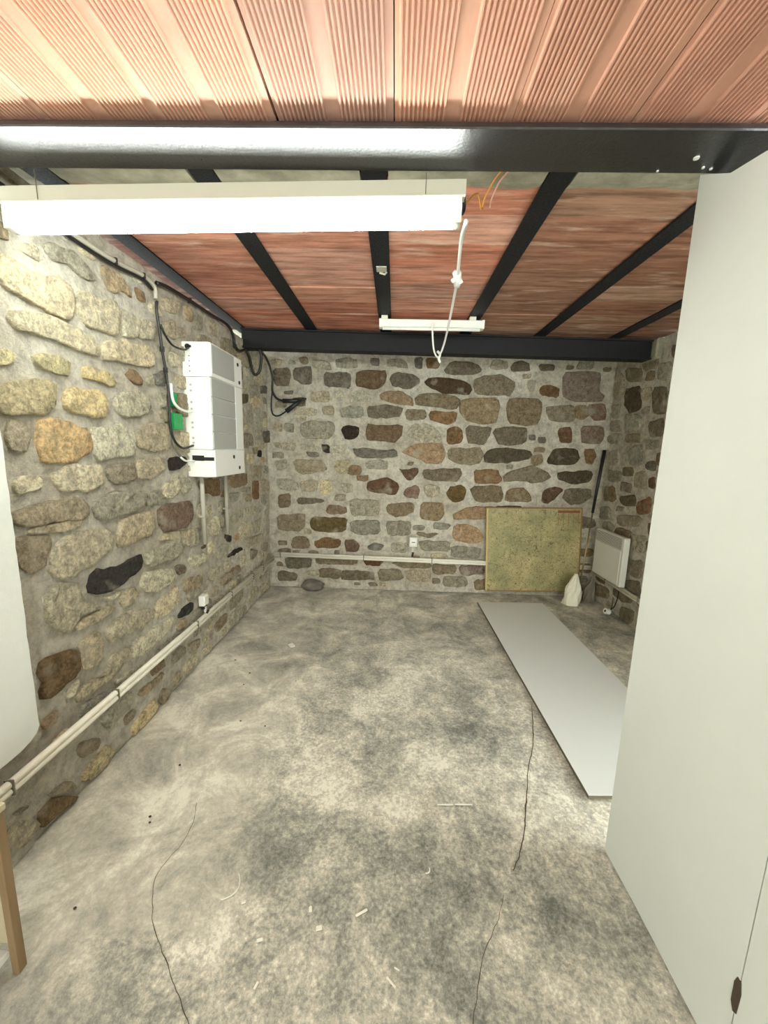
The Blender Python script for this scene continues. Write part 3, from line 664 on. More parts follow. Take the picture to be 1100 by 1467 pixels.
STONES_BACK=[
('k',[(-1.245,2.281),(-1.082,2.284),(-1.085,2.129),(-1.231,2.11)]),
('k',[(-1.042,2.285),(-0.869,2.31),(-0.858,2.145),(-0.974,2.143),(-1.043,2.208)]),
('k',[(-0.73,2.247),(-0.477,2.252),(-0.47,2.109),(-0.73,2.12)]),
('b',[(-0.408,2.27),(-0.122,2.281),(-0.109,2.215),(-0.153,2.126),(-0.221,2.108),(-0.406,2.127)]),
('k',[(-1.144,2.067),(-1.05,2.074),(-1.057,2.035),(-1.138,2.033)]),
('g',[(-0.87,2.056),(-0.684,2.071),(-0.683,1.97),(-0.859,1.966)]),
('c',[(-0.637,2.061),(-0.533,2.063),(-0.532,2.001),(-0.625,1.999)]),
('c',[(-0.474,1.975),(-0.44,2.076),(-0.348,2.089),(-0.255,2.035),(-0.265,1.979)]),
('g',[(-0.567,1.916),(-0.345,1.933),(-0.332,1.842),(-0.414,1.812),(-0.566,1.826)]),
('g',[(-0.753,1.924),(-0.637,1.926),(-0.636,1.836),(-0.742,1.844)]),
('c',[(-1.035,1.895),(-0.812,1.9),(-0.812,1.832),(-1.024,1.832)]),
('g',[(-0.966,1.737),(-0.871,1.773),(-0.636,1.767),(-0.641,1.652),(-0.706,1.599),(-0.931,1.605),(-0.978,1.667)]),
('g',[(-1.25,1.741),(-1.178,1.755),(-1.168,1.663),(-1.251,1.672)]),
('g',[(-1.143,1.744),(-1.048,1.746),(-1.05,1.654),(-1.133,1.664)]),
('d',[(-0.559,1.689),(-0.518,1.741),(-0.377,1.727),(-0.376,1.636),(-0.47,1.593),(-0.517,1.609),(-0.529,1.655)]),
('d',[(-0.765,1.539),(-0.682,1.541),(-0.67,1.454),(-0.742,1.464)]),
('c',[(-0.665,1.536),(-0.528,1.528),(-0.516,1.469),(-0.634,1.431),(-0.67,1.454)]),
('g',[(-1.254,1.545),(-1.039,1.55),(-1.052,1.468),(-1.124,1.466),(-1.242,1.51)]),
('c',[(-0.98,1.54),(-0.837,1.543),(-0.837,1.485),(-0.968,1.481)]),
('k',[(-0.445,1.5),(-0.28,1.516),(-0.161,1.49),(0.004,1.512),(0.018,1.436),(-0.1,1.416),(-0.373,1.42)]),
('g',[(-1.053,1.373),(-0.778,1.381),(-0.694,1.3),(-0.778,1.262),(-0.958,1.233),(-1.018,1.256)]),
('Y',[(-0.61,1.373),(-0.467,1.389),(-0.461,1.33),(-0.514,1.239),(-0.598,1.255),(-0.628,1.314)]),
('t',[(-0.455,1.33),(-0.348,1.333),(-0.346,1.25),(-0.49,1.234)]),
('g',[(-1.246,1.357),(-1.125,1.372),(-1.133,1.276),(-1.223,1.262)]),
('k',[(-0.273,2.398),(-0.182,2.399),(-0.18,2.323),(-0.261,2.333)]),
('k',[(0.167,2.406),(0.246,2.418),(0.25,2.31),(0.182,2.314)]),
('b',[(0.28,2.408),(0.41,2.411),(0.414,2.319),(0.295,2.316)]),
('k',[(0.467,2.292),(0.531,2.37),(0.609,2.382),(0.767,2.374),(0.84,2.3),(0.752,2.26),(0.502,2.261)]),
('k',[(1.119,2.327),(1.148,2.381),(1.214,2.404),(1.295,2.373),(1.306,2.309),(1.144,2.3)]),
('k',[(1.396,2.365),(1.54,2.378),(1.546,2.314),(1.412,2.311)]),
('k',[(-0.071,2.205),(-0.033,2.266),(0.161,2.254),(0.226,2.2),(0.211,2.156),(0.121,2.115),(-0.029,2.134)]),
('B',[(0.273,2.179),(0.334,2.224),(0.459,2.227),(0.687,2.199),(0.75,2.101),(0.695,2.067),(0.477,2.079),(0.349,2.126)]),
('m',[(0.772,2.206),(0.854,2.246),(1.022,2.265),(1.181,2.181),(1.128,2.065),(1.048,2.069),(0.797,2.08)]),
('t',[(-0.165,2.037),(-0.12,2.083),(0.03,2.086),(0.147,2.033),(0.173,1.955),(0.092,1.953),(-0.129,1.993)]),
('m',[(0.199,2.012),(0.226,2.062),(0.421,2.072),(0.617,2.043),(0.622,1.943),(0.543,1.924),(0.38,1.948),(0.207,1.956)]),
('m',[(-0.29,1.934),(-0.128,1.949),(0.058,1.93),(0.037,1.851),(-0.055,1.826),(-0.282,1.821)]),
('m',[(0.093,1.908),(0.301,1.913),(0.305,1.823),(0.12,1.802)]),
('b',[(0.348,1.892),(0.429,1.899),(0.613,1.898),(0.607,1.807),(0.528,1.771),(0.346,1.813)]),
('m',[(0.653,1.999),(0.698,2.028),(1.016,2.04),(1.028,1.952),(1.01,1.805),(0.896,1.791),(0.698,1.826),(0.653,1.91)]),
('b',[(-0.287,1.752),(-0.193,1.743),(0.064,1.749),(0.066,1.669),(-0.001,1.581),(-0.119,1.596),(-0.284,1.586)]),
('g',[(0.102,1.659),(0.191,1.764),(0.295,1.777),(0.366,1.756),(0.463,1.667),(0.449,1.592),(0.257,1.582),(0.173,1.637)]),
('b',[(0.525,1.703),(0.586,1.756),(0.669,1.729),(0.69,1.661),(0.665,1.586),(0.538,1.577)]),
('m',[(0.719,1.759),(0.968,1.748),(0.96,1.691),(0.91,1.586),(0.747,1.582)]),
('m',[(1.001,1.692),(1.025,1.749),(1.324,1.756),(1.328,1.631),(1.234,1.583),(1.06,1.59)]),
('t',[(0.079,1.473),(0.153,1.544),(0.257,1.57),(0.491,1.576),(0.507,1.484),(0.477,1.378),(0.348,1.38),(0.228,1.43)]),
('m',[(0.546,1.531),(0.889,1.54),(0.89,1.435),(0.853,1.376),(0.677,1.377),(0.557,1.427)]),
('K',[(0.925,1.448),(0.959,1.536),(1.121,1.546),(1.378,1.529),(1.395,1.46),(1.225,1.409),(0.946,1.396)]),
('r',[(0.049,1.308),(0.102,1.297),(0.231,1.33),(0.245,1.278),(0.189,1.199),(0.129,1.203),(0.092,1.262)]),
('m',[(0.292,1.302),(0.48,1.319),(0.668,1.33),(0.689,1.266),(0.652,1.2),(0.509,1.202),(0.343,1.203)]),
('b',[(0.822,1.317),(1.056,1.323),(1.102,1.253),(1.1,1.194),(0.853,1.187)]),
('g',[(1.291,2.211),(1.386,2.224),(1.362,2.114),(1.317,2.113)]),
('b',[(1.421,2.148),(1.502,2.182),(1.618,2.141),(1.604,2.058),(1.512,2.073),(1.432,2.088)]),
('p',[(1.648,2.294),(1.981,2.311),(1.999,2.247),(1.978,2.138),(2.062,2.09),(2.034,2.035),(1.764,2.034),(1.67,2.076)]),
('m',[(1.13,2.032),(1.289,2.041),(1.437,2.027),(1.457,1.928),(1.434,1.804),(1.332,1.79),(1.148,1.797),(1.122,1.92)]),
('m',[(1.51,1.973),(1.769,1.99),(1.782,1.913),(1.795,1.846),(1.74,1.828),(1.58,1.83),(1.516,1.907)]),
('m',[(1.792,1.98),(1.893,1.993),(1.937,1.894),(1.874,1.848),(1.804,1.868)]),
('p',[(1.915,1.993),(2.082,2.008),(2.1,1.853),(1.989,1.839),(1.935,1.916)]),
('r',[(1.65,1.752),(1.768,1.778),(1.79,1.619),(1.68,1.622),(1.65,1.696)]),
('p',[(1.88,1.792),(2.085,1.785),(2.098,1.673),(2.07,1.621),(1.887,1.616)]),
('k',[(1.352,1.689),(1.421,1.69),(1.426,1.633),(1.363,1.638)]),
('k',[(1.446,1.668),(1.521,1.67),(1.532,1.613),(1.463,1.606)]),
('K',[(1.608,1.535),(1.675,1.559),(1.848,1.552),(1.881,1.461),(1.83,1.396),(1.563,1.4)]),
('m',[(1.394,1.472),(1.496,1.497),(1.515,1.417),(1.449,1.374),(1.406,1.402)]),
('b',[(1.923,1.554),(2.019,1.562),(2.05,1.488),(2.013,1.406),(1.953,1.428)]),
('m',[(1.138,1.248),(1.181,1.308),(1.408,1.378),(1.578,1.307),(1.606,1.249),(1.471,1.198),(1.281,1.228),(1.153,1.207)]),
('K',[(1.687,1.321),(2.015,1.342),(2.015,1.236),(1.845,1.196),(1.7,1.251)]),
('m',[(0.799,1.117),(0.844,1.148),(1.103,1.161),(1.133,1.079),(1.115,0.994),(0.866,0.993)]),
('m',[(1.167,1.094),(1.24,1.144),(1.358,1.147),(1.424,1.054),(1.417,1.005),(1.18,1.005)]),
('r',[(1.546,1.009),(1.559,1.129),(1.684,1.168),(1.758,1.135),(1.672,1.049),(1.607,0.993)]),
('m',[(1.78,1.147),(2.013,1.154),(2.044,1.083),(1.948,0.997),(1.842,0.994),(1.767,1.04)]),
('K',[(1.077,0.947),(1.338,0.961),(1.34,0.931),(1.079,0.923)]),
('m',[(-1.216,1.0),(-1.094,1.015),(-1.096,0.881),(-1.219,0.865)]),
('k',[(-1.021,0.969),(-0.754,0.976),(-0.73,0.941),(-0.998,0.908)]),
('Y',[(-0.778,1.073),(-0.754,1.17),(-0.669,1.172),(-0.645,1.077),(-0.681,1.027),(-0.766,1.031)]),
('c',[(-0.561,1.139),(-0.441,1.142),(-0.434,1.058),(-0.524,1.05)]),
('g',[(-0.995,1.151),(-0.802,1.168),(-0.802,1.06),(-0.96,1.05)]),
('m',[(-1.232,0.778),(-0.95,0.811),(-0.944,0.687),(-0.988,0.624),(-1.223,0.623)]),
('v',[(-0.883,0.702),(-0.84,0.778),(-0.68,0.77),(-0.497,0.775),(-0.508,0.639),(-0.631,0.616),(-0.84,0.628)]),
('m',[(-1.089,0.494),(-1.038,0.553),(-0.915,0.551),(-0.884,0.463),(-0.915,0.43),(-1.077,0.431)]),
('b',[(-0.841,0.502),(-0.729,0.55),(-0.557,0.543),(-0.568,0.448),(-0.816,0.44)]),
('r',[(-0.513,0.526),(-0.421,0.547),(-0.347,0.48),(-0.383,0.41),(-0.494,0.412)]),
('k',[(-0.266,0.47),(-0.187,0.517),(-0.088,0.489),(-0.136,0.424),(-0.247,0.439)]),
('g',[(-0.451,0.973),(-0.161,0.981),(-0.157,0.81),(-0.437,0.808)]),
('g',[(-0.448,0.74),(-0.144,0.761),(-0.141,0.625),(-0.312,0.601),(-0.435,0.628)]),
('r',[(-0.285,1.147),(-0.202,1.185),(-0.059,1.213),(0.05,1.144),(0.018,1.035),(-0.115,1.055),(-0.271,1.075)]),
('m',[(-1.154,0.314),(-0.879,0.323),(-0.885,0.22),(-1.143,0.198)]),
('m',[(-0.816,0.325),(-0.381,0.327),(-0.393,0.262),(-0.804,0.261)]),
('B',[(-0.307,0.329),(-0.072,0.337),(-0.132,0.258),(-0.281,0.266)]),
('m',[(-0.779,0.211),(-0.56,0.205),(-0.56,0.101),(-0.779,0.107)]),
('m',[(-0.535,0.193),(-0.193,0.192),(-0.203,0.101),(-0.535,0.089)]),
('m',[(-1.231,0.169),(-1.03,0.137),(-1.044,0.058),(-1.233,0.058)]),
('m',[(-0.0,0.314),(0.406,0.315),(0.421,0.252),(0.113,0.247)]),
('m',[(0.443,0.303),(0.702,0.287),(0.682,0.196),(0.461,0.189)]),
('m',[(-0.146,0.219),(0.089,0.227),(0.135,0.126),(-0.119,0.091)]),
('p',[(0.726,0.288),(0.994,0.309),(0.989,0.207),(0.757,0.186)]),
('g',[(0.151,0.217),(0.422,0.226),(0.416,0.097),(0.18,0.101)]),
('p',[(0.109,1.086),(0.227,1.149),(0.27,1.102),(0.25,0.999),(0.111,1.031)]),
('g',[(0.317,1.115),(0.357,1.164),(0.477,1.132),(0.481,1.06),(0.399,1.022),(0.338,1.056)]),
('v',[(0.552,1.062),(0.596,1.141),(0.701,1.156),(0.757,1.116),(0.733,1.019),(0.688,0.982),(0.604,0.991)]),
('m',[(-0.066,0.923),(0.066,0.951),(0.21,0.956),(0.213,0.87),(0.118,0.819),(0.022,0.803),(-0.052,0.85)]),
('m',[(0.291,0.885),(0.306,0.958),(0.521,0.971),(0.528,0.831),(0.482,0.774),(0.288,0.799)]),
('t',[(0.636,0.834),(0.763,0.923),(0.976,0.942),(1.084,0.933),(1.033,0.81),(0.65,0.798)]),
('t',[(0.642,0.612),(0.665,0.737),(0.822,0.736),(0.934,0.671),(0.969,0.598),(0.882,0.539),(0.662,0.576)]),
('g',[(-0.061,0.752),(0.181,0.759),(0.186,0.61),(-0.045,0.603)]),
('m',[(0.258,0.65),(0.368,0.629),(0.489,0.645),(0.394,0.58),(0.271,0.613)]),
('g',[(-0.006,0.517),(0.165,0.522),(0.169,0.421),(-0.003,0.416)]),
('g',[(0.298,0.551),(0.615,0.549),(0.608,0.448),(0.314,0.451)]),
('g',[(0.629,0.499),(0.933,0.497),(0.941,0.384),(0.648,0.387)]),
('g',[(1.609,0.258),(1.682,0.242),(1.783,0.251),(1.775,0.351),(1.731,0.37),(1.613,0.364)]),
('t',[(1.241,0.499),(1.378,0.489),(1.452,0.484),(1.495,0.59),(1.379,0.625),(1.264,0.617)]),
('m',[(1.248,0.72),(1.305,0.728),(1.461,0.731),(1.433,0.841),(1.356,0.827),(1.248,0.825)]),
('g',[(1.7,0.604),(1.763,0.592),(1.883,0.582),(1.902,0.686),(1.822,0.705),(1.712,0.708)]),
('t',[(1.345,0.037),(1.447,0.033),(1.527,0.035),(1.557,0.132),(1.47,0.152),(1.337,0.14)]),
('m',[(1.303,0.197),(1.391,0.182),(1.549,0.193),(1.53,0.278),(1.392,0.288),(1.267,0.296)]),
('c',[(1.047,0.317),(1.141,0.317),(1.303,0.329),(1.292,0.403),(1.167,0.404),(1.021,0.411)]),
('g',[(1.378,0.331),(1.472,0.349),(1.567,0.337),(1.609,0.427),(1.521,0.44),(1.363,0.438)]),
('g',[(1.638,0.112),(1.749,0.097),(1.845,0.104),(1.88,0.197),(1.727,0.203),(1.638,0.202)]),
('m',[(1.824,0.756),(1.957,0.743),(2.123,0.756),(2.094,0.838),(2.009,0.866),(1.834,0.845)]),
('k',[(1.523,0.8),(1.637,0.795),(1.728,0.822),(1.787,0.918),(1.68,0.917),(1.513,0.913)]),
('t',[(1.73,0.432),(1.807,0.429),(1.947,0.421),(1.921,0.526),(1.839,0.557),(1.685,0.533)]),
('g',[(0.576,0.055),(0.735,0.055),(0.824,0.062),(0.816,0.162),(0.729,0.164),(0.573,0.166)]),
('m',[(0.919,0.01),(1.028,0.03),(1.153,0.027),(1.168,0.153),(1.053,0.16),(0.907,0.127)]),
('g',[(-0.303,1.306),(-0.15,1.304),(-0.072,1.304),(-0.069,1.383),(-0.146,1.394),(-0.285,1.383)]),
('m',[(1.917,0.27),(2.027,0.261),(2.127,0.26),(2.13,0.349),(2.032,0.361),(1.924,0.361)]),
('g',[(-0.611,2.313),(-0.52,2.298),(-0.406,2.309),(-0.41,2.38),(-0.493,2.4),(-0.615,2.379)]),
('g',[(-1.208,1.08),(-1.102,1.05),(-0.997,1.073),(-1.022,1.14),(-1.118,1.174),(-1.243,1.168)]),
('t',[(-0.708,0.824),(-0.59,0.812),(-0.489,0.831),(-0.499,0.894),(-0.564,0.901),(-0.689,0.916)]),
('g',[(-0.847,2.301),(-0.761,2.287),(-0.656,2.276),(-0.691,2.366),(-0.756,2.368),(-0.844,2.38)]),
('g',[(0.998,0.697),(1.045,0.688),(1.174,0.675),(1.174,0.773),(1.081,0.771),(0.972,0.764)]),
('m',[(-1.061,1.936),(-0.981,1.922),(-0.928,1.922),(-0.935,2.012),(-1.0,1.999),(-1.06,1.996)]),
('g',[(-0.106,2.335),(0.015,2.319),(0.111,2.318),(0.069,2.386),(0.0,2.401),(-0.102,2.387)]),
('k',[(1.913,0.061),(1.975,0.037),(2.061,0.051),(2.049,0.126),(1.99,0.129),(1.918,0.121)]),
('g',[(0.431,0.692),(0.513,0.682),(0.577,0.687),(0.613,0.74),(0.509,0.751),(0.438,0.76)]),
('g',[(1.051,0.488),(1.115,0.48),(1.166,0.485),(1.187,0.57),(1.125,0.563),(1.048,0.573)]),
('c',[(0.424,0.338),(0.512,0.326),(0.594,0.346),(0.603,0.401),(0.497,0.419),(0.421,0.412)]),
('c',[(1.504,0.506),(1.548,0.514),(1.617,0.515),(1.624,0.595),(1.567,0.613),(1.515,0.597)]),
('g',[(0.218,0.666),(0.277,0.669),(0.325,0.67),(0.349,0.712),(0.301,0.722),(0.221,0.716)]),
('t',[(1.965,0.448),(2.06,0.437),(2.113,0.446),(2.125,0.519),(2.056,0.516),(1.995,0.515)]),
('g',[(1.082,0.243),(1.159,0.23),(1.199,0.234),(1.198,0.281),(1.145,0.289),(1.101,0.285)]),
('g',[(1.764,2.342),(1.827,2.335),(1.918,2.337),(1.928,2.409),(1.838,2.405),(1.788,2.406)]),
('g',[(-1.241,1.901),(-1.161,1.903),(-1.123,1.906),(-1.118,1.97),(-1.173,1.982),(-1.213,1.967)]),
('g',[(-0.621,0.963),(-0.573,0.958),(-0.502,0.959),(-0.507,1.024),(-0.54,1.029),(-0.614,1.028)]),
('c',[(-0.915,0.132),(-0.856,0.124),(-0.798,0.13),(-0.802,0.174),(-0.86,0.185),(-0.932,0.184)]),
('c',[(1.942,0.626),(2.017,0.608),(2.09,0.613),(2.084,0.672),(2.012,0.686),(1.937,0.688)]),
('g',[(0.919,2.325),(0.999,2.319),(1.09,2.324),(1.089,2.391),(1.024,2.402),(0.937,2.407)]),
('m',[(1.56,0.686),(1.631,0.694),(1.666,0.684),(1.695,0.757),(1.615,0.753),(1.582,0.763)]),
('t',[(-0.39,1.182),(-0.323,1.172),(-0.281,1.17),(-0.263,1.237),(-0.341,1.232),(-0.396,1.227)]),
('m',[(-1.24,0.353),(-1.151,0.34),(-1.104,0.339),(-1.103,0.421),(-1.172,0.42),(-1.23,0.413)]),
('m',[(-1.231,0.455),(-1.185,0.459),(-1.138,0.456),(-1.139,0.501),(-1.161,0.506),(-1.229,0.506)]),
('m',[(-0.232,0.029),(-0.21,0.013),(-0.141,0.027),(-0.156,0.06),(-0.19,0.075),(-0.25,0.068)]),
('k',[(2.009,0.155),(2.039,0.152),(2.108,0.163),(2.089,0.217),(2.044,0.222),(1.989,0.208)]),
('g',[(-1.279,1.386),(-1.238,1.396),(-1.162,1.388),(-1.161,1.442),(-1.206,1.446),(-1.266,1.445)]),
('m',[(-0.975,2.346),(-0.942,2.326),(-0.893,2.331),(-0.905,2.396),(-0.934,2.4),(-0.991,2.386)]),
('g',[(-0.947,0.591),(-0.907,0.591),(-0.869,0.591),(-0.876,0.635),(-0.902,0.648),(-0.95,0.64)]),
('m',[(-0.948,0.011),(-0.886,0.021),(-0.839,0.025),(-0.847,0.077),(-0.886,0.071),(-0.947,0.073)]),
('t',[(-0.891,0.353),(-0.841,0.345),(-0.792,0.346),(-0.81,0.408),(-0.858,0.406),(-0.896,0.4)]),
('k',[(1.467,0.627),(1.518,0.624),(1.563,0.629),(1.575,0.67),(1.524,0.676),(1.469,0.673)]),
('g',[(-1.258,2.317),(-1.202,2.308),(-1.169,2.309),(-1.159,2.367),(-1.21,2.371),(-1.254,2.366)]),
('g',[(1.078,0.816),(1.154,0.799),(1.196,0.801),(1.197,0.857),(1.148,0.859),(1.086,0.864)]),
('k',[(0.446,0.083),(0.5,0.082),(0.532,0.09),(0.532,0.129),(0.492,0.142),(0.451,0.136)]),
('m',[(1.416,1.515),(1.475,1.524),(1.528,1.515),(1.521,1.564),(1.484,1.57),(1.432,1.563)]),
('k',[(-0.897,1.419),(-0.845,1.413),(-0.786,1.415),(-0.801,1.46),(-0.857,1.459),(-0.919,1.47)]),
('k',[(-0.624,0.375),(-0.59,0.37),(-0.571,0.381),(-0.568,0.417),(-0.586,0.417),(-0.622,0.413)]),
('m',[(1.661,2.329),(1.705,2.328),(1.741,2.338),(1.731,2.362),(1.708,2.365),(1.674,2.37)]),
('g',[(1.426,0.884),(1.46,0.883),(1.485,0.879),(1.485,0.92),(1.464,0.928),(1.423,0.929)]),
('g',[(1.153,1.336),(1.177,1.338),(1.214,1.342),(1.223,1.383),(1.179,1.381),(1.153,1.383)]),
('t',[(0.219,0.341),(0.266,0.335),(0.303,0.348),(0.296,0.377),(0.262,0.386),(0.23,0.382)]),
('m',[(0.129,1.35),(0.169,1.345),(0.186,1.35),(0.199,1.385),(0.171,1.385),(0.138,1.378)]),
('m',[(2.032,2.318),(2.064,2.319),(2.096,2.318),(2.104,2.353),(2.081,2.354),(2.03,2.358)]),
('g',[(-0.983,1.776),(-0.956,1.773),(-0.923,1.78),(-0.917,1.818),(-0.95,1.816),(-0.985,1.81)]),
('g',[(0.207,0.54),(0.227,0.542),(0.263,0.547),(0.26,0.575),(0.239,0.582),(0.193,0.587)]),
('g',[(1.249,2.23),(1.287,2.235),(1.321,2.236),(1.328,2.282),(1.285,2.275),(1.243,2.278)]),
('g',[(-1.104,2.326),(-1.054,2.325),(-1.023,2.325),(-1.026,2.354),(-1.054,2.367),(-1.087,2.36)]),
('t',[(-1.067,0.358),(-1.042,0.359),(-1.012,0.364),(-1.002,0.405),(-1.048,0.402),(-1.076,0.4)]),
('m',[(-0.401,0.031),(-0.372,0.02),(-0.334,0.022),(-0.336,0.06),(-0.37,0.06),(-0.403,0.065)]),
('m',[(1.036,0.6),(1.058,0.599),(1.088,0.601),(1.098,0.639),(1.056,0.638),(1.029,0.637)]),
('g',[(-0.119,0.033),(-0.086,0.026),(-0.059,0.027),(-0.063,0.067),(-0.093,0.071),(-0.126,0.072)]),
('m',[(-1.25,0.219),(-1.217,0.222),(-1.181,0.214),(-1.194,0.26),(-1.222,0.269),(-1.254,0.257)]),
]
STONES_RIGHT=[
('g',[(4.0,2.283),(4.0,2.339),(3.877,2.246),(3.842,2.084),(3.948,2.045),(4.0,2.107)]),
('g',[(4.0,1.989),(3.899,1.996),(3.871,1.864),(4.0,1.876)]),
('g',[(4.0,1.842),(3.825,1.829),(3.805,1.732),(3.983,1.74)]),
('c',[(4.0,1.709),(3.8,1.71),(3.777,1.602),(4.0,1.628)]),
('K',[(3.691,1.117),(3.469,1.161),(3.461,1.054),(3.643,1.047)]),
('r',[(3.427,1.095),(3.267,1.168),(3.24,1.036),(3.392,0.994)]),
('g',[(3.772,1.881),(3.545,1.861),(3.519,1.739),(3.721,1.713)]),
('m',[(3.407,1.783),(3.239,1.803),(3.224,1.676),(3.37,1.665)]),
('g',[(3.659,1.566),(3.462,1.6),(3.427,1.428),(3.598,1.422)]),
('g',[(3.496,1.355),(3.376,1.379),(3.331,1.228),(3.498,1.23)]),
('r',[(3.31,1.315),(3.239,1.337),(3.231,1.238),(3.296,1.249)]),
('g',[(3.364,2.243),(3.227,2.245),(3.241,2.097),(3.366,2.134)]),
('g',[(3.563,2.084),(3.443,2.082),(3.432,1.967),(3.545,1.997)]),
('m',[(3.4,2.06),(3.255,2.053),(3.225,1.848),(3.359,1.861)]),
('g',[(3.687,0.944),(3.335,0.986),(3.37,0.891),(3.667,0.851)]),
('g',[(3.438,0.804),(3.248,0.829),(3.246,0.69),(3.395,0.668)]),
('m',[(3.404,0.573),(3.258,0.616),(3.252,0.457),(3.378,0.45)]),
('m',[(3.965,0.167),(3.701,0.199),(3.68,0.103),(3.9,0.059)]),
('m',[(3.461,0.113),(3.273,0.155),(3.301,0.011),(3.453,0.005)]),
('g',[(3.969,1.527),(3.803,1.566),(3.771,1.415),(3.926,1.409)]),
('m',[(3.969,1.185),(3.81,1.2),(3.748,1.071),(3.958,1.043)]),
('g',[(4.0,0.972),(3.837,0.999),(3.812,0.883),(3.993,0.85)]),
('K',[(3.807,2.121),(3.596,2.106),(3.556,1.913),(3.697,1.892),(3.792,1.974)]),
('m',[(3.847,2.308),(3.616,2.271),(3.59,2.148),(3.807,2.193)]),
('g',[(2.937,0.49),(3.049,0.48),(3.149,0.486),(3.111,0.623),(3.024,0.612),(2.956,0.629)]),
('g',[(3.72,1.274),(3.817,1.247),(3.918,1.255),(3.945,1.353),(3.839,1.352),(3.717,1.357)]),
('m',[(3.014,1.433),(3.128,1.418),(3.227,1.437),(3.259,1.529),(3.144,1.541),(3.032,1.528)]),
('k',[(2.931,0.075),(3.058,0.054),(3.168,0.079),(3.155,0.178),(3.086,0.188),(2.967,0.191)]),
('g',[(3.636,0.505),(3.733,0.497),(3.855,0.513),(3.831,0.598),(3.769,0.602),(3.62,0.599)]),
('g',[(3.563,0.617),(3.688,0.619),(3.819,0.62),(3.775,0.705),(3.67,0.722),(3.586,0.722)]),
('p',[(2.935,1.741),(3.108,1.726),(3.164,1.733),(3.206,1.861),(3.061,1.848),(2.968,1.844)]),
('m',[(3.223,0.323),(3.329,0.296),(3.461,0.317),(3.418,0.392),(3.33,0.412),(3.263,0.425)]),
('g',[(2.92,1.201),(3.041,1.193),(3.168,1.201),(3.146,1.304),(3.023,1.319),(2.93,1.303)]),
('g',[(3.609,0.321),(3.714,0.308),(3.803,0.323),(3.807,0.443),(3.713,0.432),(3.628,0.441)]),
('m',[(2.938,0.709),(3.101,0.703),(3.19,0.693),(3.217,0.806),(3.086,0.827),(2.93,0.817)]),
('m',[(2.97,0.853),(3.092,0.854),(3.202,0.842),(3.235,0.956),(3.126,0.947),(2.999,0.948)]),
('p',[(3.006,2.264),(3.104,2.25),(3.207,2.259),(3.25,2.356),(3.116,2.364),(3.033,2.38)]),
('k',[(3.0,1.935),(3.094,1.922),(3.17,1.928),(3.214,2.015),(3.114,2.046),(2.989,2.022)]),
('k',[(3.33,0.199),(3.439,0.17),(3.612,0.179),(3.585,0.303),(3.483,0.289),(3.308,0.281)]),
('g',[(2.918,0.312),(3.071,0.318),(3.152,0.323),(3.14,0.423),(3.07,0.421),(2.914,0.402)]),
('m',[(3.404,2.231),(3.494,2.238),(3.574,2.241),(3.602,2.329),(3.463,2.34),(3.397,2.325)]),
('m',[(3.467,0.753),(3.579,0.737),(3.7,0.748),(3.687,0.814),(3.592,0.833),(3.471,0.827)]),
('m',[(2.928,1.593),(3.051,1.574),(3.157,1.597),(3.143,1.674),(3.036,1.695),(2.961,1.688)]),
('g',[(2.94,0.987),(3.05,0.967),(3.206,0.998),(3.185,1.075),(3.047,1.093),(2.917,1.085)]),
('g',[(2.931,2.144),(3.048,2.155),(3.136,2.143),(3.119,2.216),(3.072,2.226),(2.921,2.225)]),
('m',[(3.505,1.622),(3.591,1.623),(3.718,1.629),(3.705,1.694),(3.599,1.702),(3.522,1.698)]),
('g',[(3.749,0.773),(3.809,0.765),(3.921,0.766),(3.922,0.83),(3.826,0.848),(3.732,0.828)]),
('g',[(3.255,1.572),(3.356,1.563),(3.401,1.567),(3.413,1.64),(3.359,1.634),(3.259,1.63)]),
('m',[(3.538,1.326),(3.64,1.317),(3.685,1.318),(3.69,1.393),(3.615,1.4),(3.553,1.396)]),
('p',[(3.089,0.211),(3.167,0.217),(3.236,0.225),(3.253,0.288),(3.176,0.312),(3.089,0.289)]),
('p',[(3.544,1.171),(3.63,1.178),(3.687,1.174),(3.691,1.256),(3.656,1.257),(3.552,1.253)]),
('m',[(3.786,0.217),(3.85,0.216),(3.935,0.22),(3.956,0.304),(3.882,0.301),(3.806,0.31)]),
('g',[(3.482,0.465),(3.53,0.457),(3.6,0.478),(3.602,0.544),(3.541,0.571),(3.472,0.559)]),
('k',[(3.248,1.388),(3.311,1.388),(3.354,1.393),(3.375,1.445),(3.299,1.47),(3.257,1.458)]),
('g',[(3.829,0.663),(3.877,0.663),(3.927,0.664),(3.951,0.728),(3.881,0.735),(3.837,0.733)]),
('m',[(3.424,2.144),(3.466,2.138),(3.53,2.149),(3.518,2.208),(3.474,2.219),(3.419,2.207)]),
('m',[(3.844,0.429),(3.89,0.424),(3.943,0.429),(3.946,0.471),(3.902,0.473),(3.863,0.467)]),
('g',[(3.438,1.866),(3.486,1.866),(3.522,1.867),(3.523,1.907),(3.474,1.922),(3.436,1.922)]),
('g',[(3.583,0.035),(3.652,0.026),(3.697,0.03),(3.683,0.075),(3.637,0.084),(3.589,0.069)]),
('g',[(3.859,0.589),(3.919,0.575),(3.957,0.586),(3.947,0.641),(3.916,0.635),(3.859,0.638)]),
('m',[(3.103,1.108),(3.174,1.096),(3.209,1.106),(3.21,1.144),(3.17,1.151),(3.131,1.154)]),
('g',[(3.621,0.985),(3.675,0.982),(3.725,0.972),(3.705,1.032),(3.669,1.028),(3.612,1.027)]),
('g',[(3.121,1.346),(3.167,1.343),(3.205,1.34),(3.228,1.39),(3.168,1.405),(3.122,1.397)]),
('p',[(3.836,0.346),(3.88,0.34),(3.946,0.349),(3.935,0.401),(3.898,0.398),(3.857,0.391)]),
]
XL, YB, XR = -1.315, 4.02, 2.15
